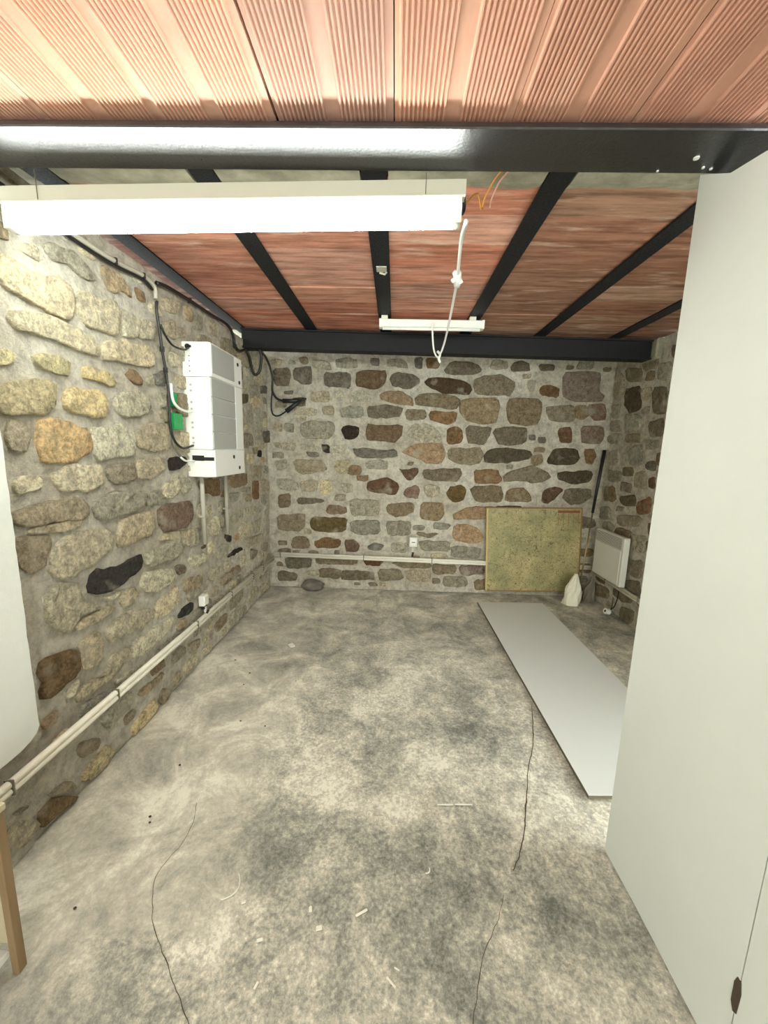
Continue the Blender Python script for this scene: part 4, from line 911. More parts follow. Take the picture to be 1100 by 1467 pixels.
PAL = {'c':(222,213,186),'C':(206,194,166),'Y':(230,216,176),'y':(224,210,164),'M':(206,190,148),'o':(214,186,140),
       'g':(196,187,164),'G':(172,160,138),'k':(138,130,117),'K':(116,105,87),'m':(156,141,116),'t':(184,158,128),
       'b':(148,121,92),'B':(108,84,60),'r':(136,108,86),'p':(152,132,116),'v':(130,110,72),'d':(74,66,60)}

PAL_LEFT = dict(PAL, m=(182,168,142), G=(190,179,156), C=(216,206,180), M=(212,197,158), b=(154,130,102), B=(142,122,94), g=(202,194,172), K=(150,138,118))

# ================================================================== FLOOR
BLOT = [(-.42,2.75,.32,.30,-.9),(.37,3.18,.55,.16,-.8),(.33,1.95,.3,.12,-.7),(-.13,1.87,.28,.12,-.6),(.55,1.88,.28,.1,-.6),
        (-.18,1.2,.4,.13,-.75),(-.46,1.26,.2,.12,-.75),(.14,1.29,.32,.1,-.65),(.12,1.0,.6,.27,-.85),(.51,1.1,.18,.12,-.7),
        (-.86,.80,.25,.1,-.75),(-.5,.85,.2,.08,-.4),(-1.23,1.44,.06,.07,-.7),(1.85,3.3,.45,.7,-.75),(.38,.9,.3,.12,-.5),(.62,2.6,.2,.4,-.35),
        (.75,1.8,.12,.2,-.4),(-.1,2.35,.35,.1,-.3),
        (-1.16,2.35,.16,.55,.75),(-.95,1.35,.3,.35,.5),(-.49,2.11,.4,.18,.3),(-.4,1.45,.55,.08,.6),(.66,.95,.14,.14,.5),(.72,1.5,.1,.14,.5),
        (.05,1.62,.3,.1,.3),(-.9,1.0,.2,.2,.35),(-.2,3.5,.7,.25,.2),(.0,2.55,.5,.08,.3),(.1,1.45,.2,.05,.4)]
def floor():
    x0, x1, y0, y1, st = -1.6, 2.35, -2.5, 4.15, .035
    nx = int((x1-x0)/st)+1; ny = int((y1-y0)/st)+1
    vs = []; val = []
    for j in range(ny):
        for i in range(nx):
            x = x0 + (x1-x0)*i/(nx-1); y = y0 + (y1-y0)*j/(ny-1)
            z = .006*(noise.noise((x*1.3, y*1.3, 2.2))) - .006
            vs.append((x,y,z))
            wx = x + .10*noise.noise((x*3,y*3,5)); wy = y + .10*noise.noise((x*3,y*3,9))
            s = 0
            for (bx,by,rx,ry,v) in BLOT:
                d = ((wx-bx)/rx)**2 + ((wy-by)/ry)**2
                if d < 6: s += v*math.exp(-d*.9)
            val.append(max(-1,min(1,s)))
    fs = [(j*nx+i, j*nx+i+1, (j+1)*nx+i+1, (j+1)*nx+i) for j in range(ny-1) for i in range(nx-1)]
    o = mesh_obj('floor', vs, fs, M['floor'], smooth=True)
    wr = o.data.attributes.new('wear', 'FLOAT', 'POINT')
    def sm(a, c, x):
        t = max(0, min(1, (x-a)/(c-a))); return t*t*(3-2*t)
    wr.data.foreach_set('value', [.35+.65*sm(-.75,-.35,v[0]+.15*noise.noise((v[0]*3,v[1]*3,7))+(.25 if v[1] < .95 else 0))*(1-.45*sm(2.0,3.0,v[1])) for v in vs])
    at = o.data.attributes.new('stain', 'FLOAT', 'POINT')
    at.data.foreach_set('value', val)
    setp(o, 'worn grey concrete floor with stains and cracks', kind='structure')
    return o
FLOOR = floor()
def crack(pts, w):
    P = catmull([Vector((x,y,0)) for x,y in pts], 6)
    vs = []; fs = []
    for i, p in enumerate(P):
        t = (P[min(i+1,len(P)-1)] - P[max(i-1,0)]).normalized(); n = Vector((-t.y,t.x,0))
        j = .006*noise.noise((p.x*30,p.y*30,1)); ww = w*(.5+.9*abs(noise.noise((p.x*14,p.y*14,4))))
        c = p + n*j
        z = .006*(noise.noise((c.x*1.3, c.y*1.3, 2.2))) - .006 + .0012
        vs += [(c + n*ww).xy.to_3d() + Vector((0,0,z)), (c - n*ww).xy.to_3d() + Vector((0,0,z))]
    for i in range(len(P)-1): fs.append((2*i,2*i+1,2*i+3,2*i+2))
    return mesh_obj('crack', vs, fs, M['brown_dirt'], FLOOR)
crack([(.872,2.136),(.779,1.847),(.69,1.66),(.628,1.504),(.578,1.372),(.522,1.258),(.476,1.194)], .0028)
crack([(.42,1.113),(.375,1.031),(.32,.958),(.282,.879),(.252,.8)], .0012)
crack([(-.80,1.40),(-.771,1.303),(-.769,1.234),(-.79,1.169),(-.794,1.099),(-.752,1.018),(-.709,.964),(-.622,.884),(-.555,.821),(-.494,.769)], .0013)

# ================================================================== WALLS
def grid_wall(name, axis, const, u0, u1, v0, v1, sgn, amp, label, st=.013, footing=0.0):
    nu = int((u1-u0)/st)+1; nv = int((v1-v0)/st)+1
    vs = []
    for j in range(nv):
        for i in range(nu):
            u = u0+(u1-u0)*i/(nu-1); v = v0+(v1-v0)*j/(nv-1)
            seed = 3.3 if axis == 0 else 8.1
            d = amp*(noise.noise((u*2.1,v*2.1,seed))*.9 + noise.noise((u*7,v*7,seed))*.6 + noise.noise((u*19,v*19,seed))*.35 + noise.noise((u*38,v*38,seed))*.45 + noise.noise((u*75,v*75,seed))*.35)
            d -= amp*1.0
            if footing and v < .06:
                d += footing*max(0, 1-v/.05)*(0.8+.4*noise.noise((u*9,1,1)))
            w = const + sgn*d
            vs.append((w,u,v) if axis == 0 else (u,w,v))
    fs = []
    for j in range(nv-1):
        for i in range(nu-1):
            q = (j*nu+i, j*nu+i+1, (j+1)*nu+i+1, (j+1)*nu+i)
            flip = (axis == 0 and sgn < 0) or (axis == 1 and sgn > 0)
            fs.append(q[::-1] if flip else q)
    # solid body behind the face
    n = len(vs)
    bk = const - sgn*.25
    for (u,v) in ((u0,v0),(u1,v0),(u1,v1),(u0,v1)):
        vs.append((bk,u,v) if axis == 0 else (u,bk,v))
    bottom = [i for i in range(nu)]; top = [(nv-1)*nu+i for i in range(nu)]
    left = [j*nu for j in range(nv)]; right = [j*nu+nu-1 for j in range(nv)]
    fs += [(n,n+1,n+2,n+3), tuple(bottom[::-1]+[n,n+1]), tuple(top+[n+2,n+3]), tuple(left+[n+3,n]), tuple(right[::-1]+[n+1,n+2])]
    o = mesh_obj(name, vs, fs, M['mortar'])
    o.data.polygons.foreach_set('use_smooth', [True]*(len(fs)-5)+[False]*5)
    setp(o, label, kind='structure')
    return o
WL = grid_wall('wall_left', 0, XL, 1.2, 4.1, 0, 2.40, 1, .006, 'rubble stone wall with wide lime joints on the left')
WB = grid_wall('wall_back', 1, YB, -1.5, 2.3, 0, 2.62, -1, .006, 'rubble stone wall at the far end', footing=.045)
WR = grid_wall('wall_right', 0, XR, 1.28, 4.1, 0, 2.46, -1, .006, 'rubble stone wall behind the heater')

def polyresample(q, n):
    # chaikin once, then resample evenly
    c = []
    m = len(q)
    for i in range(m):
        a = Vector(q[i]); b = Vector(q[(i+1)%m])
        c += [a*.88+b*.12, a*.12+b*.88]
    L = [0]
    for i in range(len(c)): L.append(L[-1] + (c[(i+1)%len(c)]-c[i]).length)
    tot = L[-1]; out = []
    k = 0
    for j in range(n):
        s = tot*j/n
        while L[k+1] < s: k += 1
        t = (s-L[k])/max(1e-9, L[k+1]-L[k])
        out.append(c[k].lerp(c[(k+1)%len(c)], t))
    return out, tot

def stones(lst, wall, axis, const, sgn):
    rnd = random.Random(11)
    for si, (code, q) in enumerate(lst):
        base, per = polyresample(q, 8)
        n = 20 if per > .7 else (16 if per > .35 else 12)
        ring, per = polyresample(q, n)
        c = sum(ring, Vector((0,0)))/n
        size = per/4
        h = min(.020, .006 + size*.045)*rnd.uniform(.75,1.2)
        if code == 'd': h = .009
        if code == 'G': h *= .4
        jit = min(.008, size*.05)
        ring = [c + (p-c)*1.07 + Vector((noise.noise((p.x*23,p.y*23,si)), noise.noise((p.x*23,p.y*23,si+50))))*jit*1.9 for p in ring]
        def lvl(s, d, nz):
            out = []
            for p in ring:
                pp = c + (p-c)*s
                dd = d + nz*noise.noise((pp.x*17,pp.y*17,si*1.7)) + nz*.8*noise.noise((pp.x*50,pp.y*50,si))
                out.append((pp, dd))
            return out
        pts = lvl(1.02, -.03, 0) + lvl(1.0, h*.5+.001, .004) + lvl(.955, h*.92, h*.35) + lvl(.8, h*1.0, h*.6) + lvl(.5, h*1.0, h*.75) + [(c, h*1.12)]
        vs = []
        for p, d in pts:
            w = const + sgn*d
            vs.append((w,p.x,p.y) if axis == 0 else (p.x,w,p.y))
        fs = []
        for r in range(4):
            for i in range(n):
                fs.append((r*n+i, r*n+(i+1)%n, (r+1)*n+(i+1)%n, (r+1)*n+i))
        for i in range(n): fs.append((4*n+i, 4*n+(i+1)%n, 5*n))
        area = sum(ring[i].x*ring[(i+1)%n].y - ring[(i+1)%n].x*ring[i].y for i in range(n))
        ccw = area > 0
        # facing: axis0 sgn+ wants normal +x with (y,z) ccw ; axis1 sgn- wants -y with (x,z) ccw
        good = (axis == 0 and sgn > 0) or (axis == 1 and sgn < 0)
        if ccw != good: fs = [f[::-1] for f in fs]
        cen = (const,c.x,c.y) if axis == 0 else (c.x,const,c.y)
        o = mesh_obj('stone', vs, fs, M['stone'], wall, smooth=True, loc=cen)
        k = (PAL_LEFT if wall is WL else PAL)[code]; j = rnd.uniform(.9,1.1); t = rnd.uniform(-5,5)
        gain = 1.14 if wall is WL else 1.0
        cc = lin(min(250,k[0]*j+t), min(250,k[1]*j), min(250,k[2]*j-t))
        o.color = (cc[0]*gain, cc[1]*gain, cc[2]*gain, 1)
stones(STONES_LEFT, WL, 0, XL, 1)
stones(STONES_BACK, WB, 1, YB, -1)
stones(STONES_RIGHT, WR, 0, XR, -1)

# smooth painted plaster on the near part of the left wall
def plaster():
    yz = []
    n = 60
    for i in range(n+1):
        z = 2.40 - (2.40-.46)*i/n
        yz.append((1.247+.004*noise.noise((z*14,0,3))+.003*noise.noise((z*40,0,3)), z))
    yz += [(1.235,.44),(1.21,.425),(1.17,.415)]
    for i in range(1,30):
        y = 1.17-.12*i
        yz.append((y, .412+.006*noise.noise((y*20,3,3))))
    yz += [(-2.5,.41),(-2.5,2.40)]
    m = len(yz)
    vs = [(XL+.026,y,z) for y,z in yz] + [(XL-.02,y,z) for y,z in yz]
    fs = [tuple(range(m))] + [(i,i+m,(i+1)%m+m,(i+1)%m) for i in range(m)]
    o = MB().add(vs, fs).build('plaster', M['plaster'], WL)
    o['label'] = 'smooth white painted plaster'
    # masonry behind it, off to the camera's left
    MB().box((XL-.3,-2.5,0),(XL,1.2,2.43)).build('masonry', M['mortar'], WL)
plaster()

# plasterboard partition on the right
WP = MB().add(*(lambda yz: ([(.862,y,z) for y,z in yz]+[(.905,y,z) for y,z in yz],
      [tuple(range(len(yz))), tuple(range(len(yz),2*len(yz)))]+[(i,(i+1)%len(yz),(i+1)%len(yz)+len(yz),i+len(yz)) for i in range(len(yz))]))(
      [(-2.5,0),(1.268,0),(1.258,2.29),(1.148,2.225),(1.042,2.205),(.85,2.31),(-2.5,2.31)])).build('wall_partition', M['core'])
setp(WP, 'white plasterboard partition wall on the right', kind='structure')
def sheet(yz):
    m = len(yz)
    vs = [(.848,y,z) for y,z in yz]+[(.862,y,z) for y,z in yz]
    fs = [tuple(range(m)), tuple(range(m,2*m))]+[(i,(i+1)%m,(i+1)%m+m,i+m) for i in range(m)]
    o = MB().add(vs,fs).build('plasterboard', M['board'], WP)
    vs = [(.905,y,z) for y,z in yz]+[(.918,y,z) for y,z in yz]
    MB().add(vs,fs).build('plasterboard', M['board'], WP)
_bot = [(.742+.05*i, .010+.016*abs(noise.noise((i*.9,2,2)))) for i in range(11)]
sheet(_bot+[(1.274,.008),(1.262,2.298),(1.148,2.231),(1.042,2.212),(.85,2.318),(.742,2.318)])
sheet([(-2.5,.008),(.739,.008),(.739,2.318),(-2.5,2.318)])
_g = MB()
_gp = [(.735,.20),(.744,.195),(.752,.215),(.753,.27),(.748,.29),(.738,.288),(.733,.26)]
_g.add([(.8465,y,z) for y,z in _gp]+[(.85,y,z) for y,z in _gp], [tuple(range(7)),tuple(range(7,14))]+[(i,(i+1)%7,(i+1)%7+7,i+7) for i in range(7)])
_o = _g.build('gouge', M['brown_dirt'], WP); _o['label'] = 'dark brown hole in the board joint'

# ================================================================== CEILING
CE = MB().box((-1.75,-2.5,2.40),(2.4,1.17,2.46)).box((-1.75,1.17,2.56),(2.4,4.2,2.62)).build('ceiling', M['concrete'])
setp(CE, 'ceiling of ribbed terracotta planks on black steel', kind='structure')
# near ceiling: ribbed hollow-clay planks running towards the steel beam
def rib_profile(w):
    pts = [(0,.0),(0,-.0)]
    pts = [(.0015,0.0)]
    x = .010
    def ribs(x, n, p):
        for i in range(n):
            pts.extend([(x,0),(x+p*.30,-.0055),(x+p*.62,-.0055),(x+p*.86,0)])
            x += p
        return x
    x = ribs(x, 11, .0108)
    x += .034
    x = ribs(x, 11, .0108)
    pts.append((w-.0015,0))
    return pts
PW = .2985
prof = rib_profile(PW)
def ribbed_mesh(L):
    vs = []; fs = []
    n = len(prof)
    for y in (0, L):
        vs += [(x, y, z) for x, z in prof]
    for i in range(n-1): fs.append((i, n+i, n+i+1, i+1))
    b = len(vs)
    vs += [(prof[0][0],0,.05),(prof[-1][0],0,.05),(prof[0][0],L,.05),(prof[-1][0],L,.05)]
    fs += [(0,b,b+2,n), (n-1,2*n-1,b+3,b+1), (b,b+1,b+3,b+2), tuple(list(range(n))+[b+1,b]), tuple(list(range(2*n-1,n-1,-1))+[b+2,b+3])]
    me = bpy.data.meshes.new('terracotta_plank'); me.from_pydata(vs, [], fs); me.materials.append(M['terra_front'])
    return me
rm = ribbed_mesh(1.05)
rnd = random.Random(5)
FC = [(210,164,142),(210,164,142),(208,160,136),(212,166,144),(196,154,138),(206,156,133),(202,152,129),(202,150,128),(204,154,132)]
for i in range(9):
    o = bpy.data.objects.new('terracotta_plank', rm); COL.objects.link(o)
    o.parent = CE; o.location = (-.9235-PW*2+PW*i + rnd.uniform(-.002,.002), .085, 2.329+rnd.uniform(-.001,.003))
    k = FC[i]; o.color = lin(*k)
MB().box((-1.5,-2.5,2.329),(1.75,.083,2.40)).build('plank_field', M['terra_front'], CE).color = lin(200,142,118)
# far ceiling: smooth planks between the joists
JX = [-1.345,-.735,-.105,.565,1.2,1.84]
edges = [-1.70]+JX+[2.25]
RC = [(206,152,130),(198,138,115),(190,126,102),(202,146,122),(182,122,100),(192,134,112),(200,150,130)]
pm = {}
for b in range(len(edges)-1):
    xa = edges[b]+.012; xb = edges[b+1]-.012
    y = 1.66; k = 0
    ph = rnd.uniform(0,.1)
    y -= ph
    while y < 3.5:
        w = .235
        m = MB().box((xa-xa,0,0),(xb-xa,w-.005,.045))
        key = (b,)
        if key not in pm:
            pm[key] = m.build('terracotta_plank', M['terra_rear'], CE); o = pm[key]
        else:
            o = pm[key].copy(); COL.objects.link(o)
        o.location = (xa, y, 2.497+rnd.uniform(-.003,.004))
        o.rotation_euler = (rnd.uniform(-.006,.006), rnd.uniform(-.003,.003), 0)
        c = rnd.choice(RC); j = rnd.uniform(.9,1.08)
        if b >= 4: j *= .84; c = (c[0]*.97, c[1]*1.03, c[2]*1.0)  # right-hand bays tinted darker, the weaker light there put into the colour
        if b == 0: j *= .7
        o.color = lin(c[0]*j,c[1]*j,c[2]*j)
        y += w
    # rough concrete strip against the steel beam
    vs = []; fs = []; n = 14
    for i in range(n+1):
        x = xa+.04+(xb-xa-.08)*i/n
        e = 1.655+.02*noise.noise((x*6,b,1))
        for (yy,zz) in ((1.28,2.47),(e-.05,2.484+.004*noise.noise((x*12,b,4))),(e,2.496),(e,2.56),(1.28,2.56)):
            vs.append((x,yy,zz))
    for i in range(n):
        for k in range(5):
            fs.append((i*5+k, i*5+(k+1)%5, (i+1)*5+(k+1)%5, (i+1)*5+k))
    fs += [tuple(range(5)), tuple(n*5+k for k in range(5))]
    MB().add(vs,fs).build('concrete_strip', M['concrete'], CE)

# ================================================================== STEEL
def ibeam_x(root, x0, x1, y0, y1, z0, z1, fl, web):
    ym = (y0+y1)/2
    MB().box((x0,y0,z0),(x1,y1,z0+fl),.003).build('bottom_flange', M['steel'], root)
    MB().box((x0,ym-web/2,z0+fl),(x1,ym+web/2,z1-fl)).build('web', M['steel'], root)
    MB().box((x0,y0,z1-fl),(x1,y1,z1),.003).build('top_flange', M['steel'], root)
fb = setp(empty('steel_beam', (0,1.185,2.30)), 'broad glossy black steel beam crossing in front, above the lit tube light', 'beam')
ibeam_x(fb, -1.6, 2.3, 1.108, 1.262, 2.30, 2.475, .016, .012)
for (x,y,r) in ((.79,1.20,.0075),(.835,1.235,.004),(.72,1.25,.003),(.86,1.24,.004)):
    m = MB(); m.tube([(x,y,2.297),(x,y,2.3005)], r, 10); o = m.build('paint_spot', M['white'], fb)
bb = setp(empty('steel_beam', (0,3.42,2.315)), 'black steel beam spanning the far end under the ceiling joists', 'beam')
def bbeam():
    # channel: web set back slightly, flanges as lips; follows a slight fall to the right
    def sl(x): return -.010*(x+1.3)
    for nm, (y0,y1,z0,z1) in (('web',(3.425,3.44,2.34,2.482)),('bottom_flange',(3.405,3.53,2.33,2.342)),('top_flange',(3.405,3.53,2.472,2.484))):
        x0,x1 = -1.33,2.10
        vs = [(x,y,z+sl(x)) for x in (x0,x1) for (y,z) in ((y0,z0),(y1,z0),(y1,z1),(y0,z1))]
        fs = [(0,1,2,3),(7,6,5,4)]+[(i,(i+1)%4,(i+1)%4+4,i+4) for i in range(4)]
        MB().add(vs,fs).build(nm, M['steel_matt'], bb)
bbeam()
# block on which the far beam rests at the right
setp(MB().box((1.98+.13,3.37,2.30),(2.32,3.62,2.46),.012).build('concrete_block', M['concrete']), 'grey concrete block beside the right end of the far black beam', 'block')
jl = ['black steel ceiling joist tight against the left stone wall','black steel ceiling joist between the wall joist and the tagged joist',
      'black steel ceiling joist with a pale tag on it','black steel ceiling joist right of the white cable, meeting the small lamp\'s right end',
      'long black ceiling joist running toward the white partition top','rightmost black ceiling joist, short stretch seen beside the partition']
for i, x in enumerate(JX):
    y0 = 1.27; y1 = 3.56
    r = setp(empty('steel_joist', (x,y0,2.482)), jl[i], 'joist', 'black steel ceiling joists')
    w = .047
    MB().box((x-w,y0,2.484),(x+w,y1,2.494),.002).build('bottom_flange', M['steel_matt'], r)
    MB().box((x-.005,y0,2.494),(x+.005,y1,2.555)).build('web', M['steel_matt'], r)
    if i == 2:
        o = MB().box((x-.026,2.27,2.479),(x+.03,2.33,2.484)).build('tag', M['conduit'], r); o['label'] = 'pale label plate'
        MB().tube([(x-.01,2.335,2.478),(x+.02,2.335,2.470),(x+.03,2.33,2.48)],.006,6).build('tag_wire', M['conduit'], r)

# ================================================================== LIT TUBE LIGHT
def tube_light():
    y = 1.30
    xa, xb = -1.235, .186
    def zz(x): return (x-xb)*.021
    root = setp(empty('fluorescent_light', (0,y,2.28)), 'long lit fluorescent batten hung on wires below the front black beam', 'ceiling light')
    def slbox(x0,x1,y0,y1,z0,z1):
        vs = [(x,yy,z+zz(x)) for x in (x0,x1) for (yy,z) in ((y0,z0),(y1,z0),(y1,z1),(y0,z1))]
        fs = [(0,1,2,3),(7,6,5,4)]+[(i,(i+1)%4,(i+1)%4+4,i+4) for i in range(4)]
        return vs, fs
    MB().add(*slbox(xa,xb,y-.03,y+.03,2.247,2.288)).build('housing', M['housing'], root)
    # splayed reflector
    vs = []; fs = []
    for x in (xa+.01,xb-.01):
        for (yy,z) in ((y-.03,2.247),(y-.05,2.236),(y-.05,2.233),(y-.03,2.243),(y+.03,2.243),(y+.05,2.233),(y+.05,2.236),(y+.03,2.247)):
            vs.append((x,yy,z+zz(x)))
    fs = [tuple(range(8)), tuple(range(15,7,-1))]+[(i,(i+1)%8,(i+1)%8+8,i+8) for i in range(8)]
    MB().add(vs,fs).build('reflector', M['white'], root)
    m = MB(); m.tube([(xa+.035,y,2.202+zz(xa)),(xb-.03,y,2.202)], .030, 20)
    m.build('tube', M['tube'], root, smooth=True)
    for x0,x1 in ((xa+.006,xa+.03),(xb-.03,xb-.008)):
        h = MB().add(*slbox(x0,x1,y-.02,y+.02,2.178,2.247)).build('lamp_holder', M['conduit'], root)
    for x in (-1.10,.068):
        m = MB(); m.tube([(x,y-.035,2.30),(x,y-.034,2.288+zz(x)),(x,y-.033,2.248+zz(x))],.0012,6); m.build('hanging_wire', M['wire_grey'], root)
    m = MB(); m.tube([(x,yy,z) for x,yy,z in ((.182,1.3,2.27),(.188,1.31,2.25),(.188,1.31,2.23),(.182,1.305,2.215))],.006,8,smooth=4); m.build('end_clip', M['black'], root)
tube_light()

# ================================================================== FAR SMALL BATTEN
r = setp(empty('batten_light', (.24,3.06,2.40)), 'short unlit white batten lamp fixed under the far joists', 'ceiling light')
MB().box((-.135,3.03,2.405),(.62,3.085,2.458),.004).build('housing', M['white'], r)
for x in (-.145,.61): MB().box((x,3.027,2.400),(x+.022,3.088,2.460),.003).build('end_cap', M['white'], r)
m = MB(); m.tube([(-.12,3.057,2.397),(.605,3.057,2.397)],.010,10); m.build('tube', M['white'], r, smooth=True)
for x in (-.105,.545): MB().box((x-.024,3.03,2.458),(x+.024,3.085,2.4835),.003).build('bracket', M['offwhite'], r)

# ================================================================== WHITE CABLE between the two lamps
r = setp(empty('white_cable', (.3,2.0,2.3)), 'white cable drooping from the lit tube to the short batten lamp', 'cable')
cp = [(.203,1.345,2.215),(.226,1.6,2.283),(.268,1.95,2.309),(.273,2.0,2.302),(.3,2.3,2.329),(.316,2.6,2.293),(.324,2.85,2.254),(.313,2.95,2.208),(.295,3.0,2.186),(.269,3.02,2.236),(.255,3.02,2.32),(.250,3.02,2.40),(.262,3.025,2.43)]
m = MB(); m.tube(cp,.0068,8,smooth=6); m.build('cord', M['white'], r, smooth=True)
m = MB(); m.tube([(.262,1.94,2.318),(.27,1.97,2.306),(.278,2.03,2.298)],.021,8,smooth=3,r2=.016); m.build('connector', M['white'], r, smooth=True)
m = MB(); m.tube([(.246,1.97,2.292),(.275,1.98,2.312),(.292,1.985,2.29)],.010,8,smooth=3); m.build('knot', M['white'], r, smooth=True)
m = MB(); m.tube([(.29,2.985,2.225),(.31,2.98,2.20),(.302,2.99,2.175),(.315,2.985,2.145)],.009,8,smooth=4); m.build('knot', M['white'], r, smooth=True)
# loose wires behind the beam
for i, (pts, mm, lb) in enumerate((
    ([(.20,1.40,2.29),(.26,1.5,2.385),(.295,1.6,2.392),(.305,1.6,2.43),(.33,1.56,2.468),(.36,1.5,2.475)],'orange_wire','orange loose wire curling from the ceiling beside the lit tube\'s end'),
    ([(.33,1.62,2.41),(.335,1.62,2.44),(.35,1.58,2.47),(.372,1.52,2.475)],'pink_wire','pale pink loose wire hanging beside the orange wire'))):
    m = MB(); m.tube(pts,.0035,6,smooth=5); setp(m.build('loose_wire', M[mm], None, smooth=True, loc=pts[-1]), lb, 'wire')

# ================================================================== ELECTRICAL PANEL
def panel():
    y0,y1,z0,z1 = 2.445,2.93,1.298,2.125
    xf = -1.145
    r = setp(empty('electrical_panel', (XL,(y0+y1)/2,z0)), 'white wall-mounted electrical distribution box on the left stone wall', 'fuse box')
    MB().box((XL-.01,y0,z0),(xf-.012,y1,z1),.004).build('body', M['white'], r)
    MB().box((xf-.014,y0+.001,1.922),(xf,y1,z1-.002),.003).build('upper_cover', M['white'], r)
    zz = [1.917,1.80,1.692,1.585,1.478]
    for a,b in zip(zz[:-1],zz[1:]):
        d = MB().box((xf-.014,y0+.004,b+.004),(xf-.003,2.80,a-.002),.002).build('clear_door', M['grey_plastic'], r)
        for yy in (2.47,2.775):
            MB().box((xf-.004,yy-.006,a-.026),(xf+.001,yy+.006,a-.010)).build('latch', M['white'], d)
        MB().box((xf-.004,2.50,b+.006),(xf-.001,2.56,b+.014)).build('finger_lip', M['white'], d)
    MB().box((xf-.014,2.803,1.478),(xf-.002,y1,1.918),.002).build('side_strip', M['white'], r)
    MB().box((xf-.014,y0+.001,z0+.002),(xf,y1,1.474),.003).build('lower_cover', M['white'], r)
    o = MB().box((xf-.001,2.46,1.945),(xf+.002,2.79,2.115),.001).build('upper_door', M['grey_plastic'], r)
    for (yy,z) in ((2.855,2.075),(2.875,1.955),(2.735,1.425),(2.83,1.345)):
        m = MB(); m.tube([(xf-.003,yy,z),(xf+.004,yy,z)],.013,10); m.build('screw', M['black'], r)
    # near side face (towards the camera)
    ys = y0
    o = MB().box((-1.29,ys-.003,1.402),(-1.215,ys+.002,1.436)).build('cable_slot', M['dark'], r); o['label'] = 'black open slot'
    o = MB().box((-1.215,ys-.003,1.404),(-1.15,ys+.002,1.426)).build('cable_slot', M['black'], r)
    for z in (1.918,1.474): MB().box((XL,ys-.0008,z-.0015),(xf,ys+.001,z+.0015)).build('seam', M['wire_grey'], r)
    m = MB(); m.tube([(-1.285,ys-.004,2.095),(-1.285,ys+.002,2.095)],.016,12); m.tube([(-1.285,ys-.003,2.095),(-1.262,ys-.003,2.095)],.007,6); m.build('cable_gland', M['black'], r)
    for z in (2.04,2.01,1.98,1.95,1.87,1.835,1.765,1.725,1.64,1.61,1.545,1.515):
        m = MB(); m.tube([(-1.278,ys-.0025,z),(-1.278,ys+.002,z)],.0075 if z < 1.9 else .004,8); m.build('knockout', M['grey_plastic'] if z < 1.9 else M['wire_grey'], r)
panel()
for i,(ya,za) in enumerate(((2.525,.835),(2.885,.825))):
    lb = ('grey vertical conduit under the panel\'s near edge','grey vertical conduit under the panel\'s far edge')[i]
    r = setp(empty('vertical_conduit', (-1.278,ya,za)), lb, 'conduit', 'conduits below the electrical panel')
    m = MB(); m.tube([(-1.278,ya,za),(-1.278,ya,1.30)],.0145,12); m.build('pipe', M['conduit'], r, smooth=True)
    MB().box((-1.30,ya-.02,1.02),(-1.262,ya+.02,1.036),.002).build('clip', M['conduit'], r)
    m = MB(); m.tube([(-1.278,ya,za+.012),(-1.285,ya+.004,za-.02),(-1.305,ya+.006,za-.03)],.009,8,smooth=3); m.build('cable_end', M['brown_dirt'], r, smooth=True)

# ================================================================== CABLES on the left wall
def cable(name, pts, rad, mm, lb, clips=(), sm=5):
    r = setp(empty(name, pts[0]), lb, 'cable')
    m = MB(); m.tube(pts,rad,8,smooth=sm); m.build('cord', M[mm], r, smooth=True)
    for c in clips:
        MB().box((c[0]-.012,c[1]-.006,c[2]-.014),(c[0]+.012,c[1]+.006,c[2]+.014),.002).build('clip', M['black'], r)
    return r
a = cable('cable_bundle', [(-1.295,1.30,2.335),(-1.29,1.497,2.318),(-1.29,1.632,2.308),(-1.29,1.862,2.312),(-1.29,2.059,2.335),(-1.29,2.15,2.318),(-1.29,2.158,2.26)], .011, 'conduit', 'grey conduit sloping along the top of the left stone wall', ((-1.29,1.86,2.312),(-1.29,2.06,2.333)))
m = MB(); m.tube([(-1.295,1.30,2.318),(-1.295,1.632,2.291),(-1.295,1.862,2.295),(-1.295,2.059,2.317),(-1.295,2.14,2.30)],.008,8,smooth=5); m.build('cord', M['black'], a, smooth=True)
cable('black_cable', [(-1.285,2.165,2.342),(-1.285,2.272,2.36),(-1.285,2.493,2.374),(-1.285,2.763,2.383),(-1.285,3.04,2.397),(-1.285,3.136,2.352),(-1.285,3.169,2.285),(-1.285,3.25,2.262),(-1.28,3.36,2.30)], .011, 'black', 'thick black cable running under the wall joist to the far beam', ((-1.285,2.5,2.374),(-1.285,3.17,2.28)))
bc = cable('black_cable', [(-1.285,2.158,2.25),(-1.288,2.155,2.201),(-1.288,2.168,2.118),(-1.288,2.182,2.014),(-1.288,2.203,1.909),(-1.288,2.217,1.798),(-1.288,2.214,1.644),(-1.288,2.228,1.559),(-1.286,2.263,1.508),(-1.284,2.335,1.48),(-1.28,2.442,1.498)], .007, 'black', 'strapped black cables dropping beside the electrical panel and looping into its side', ((-1.288,2.182,2.014),(-1.288,2.203,1.909)))
m = MB(); m.tube([(-1.30,2.172,2.25),(-1.30,2.170,2.201),(-1.30,2.183,2.118),(-1.30,2.198,2.014),(-1.30,2.22,1.909),(-1.295,2.232,1.80),(-1.295,2.229,1.65),(-1.295,2.235,1.56),(-1.293,2.256,1.48),(-1.29,2.31,1.425)],.006,8,smooth=5)
m.build('grey_cord', M['wire_grey'], bc, smooth=True)
m = MB(); m.tube([(-1.28,2.168,2.136),(-1.275,2.197,2.09),(-1.27,2.259,2.052),(-1.265,2.366,2.056),(-1.275,2.438,2.085)],.006,8,smooth=5)
m.build('branch_cord', M['black'], bc, smooth=True)
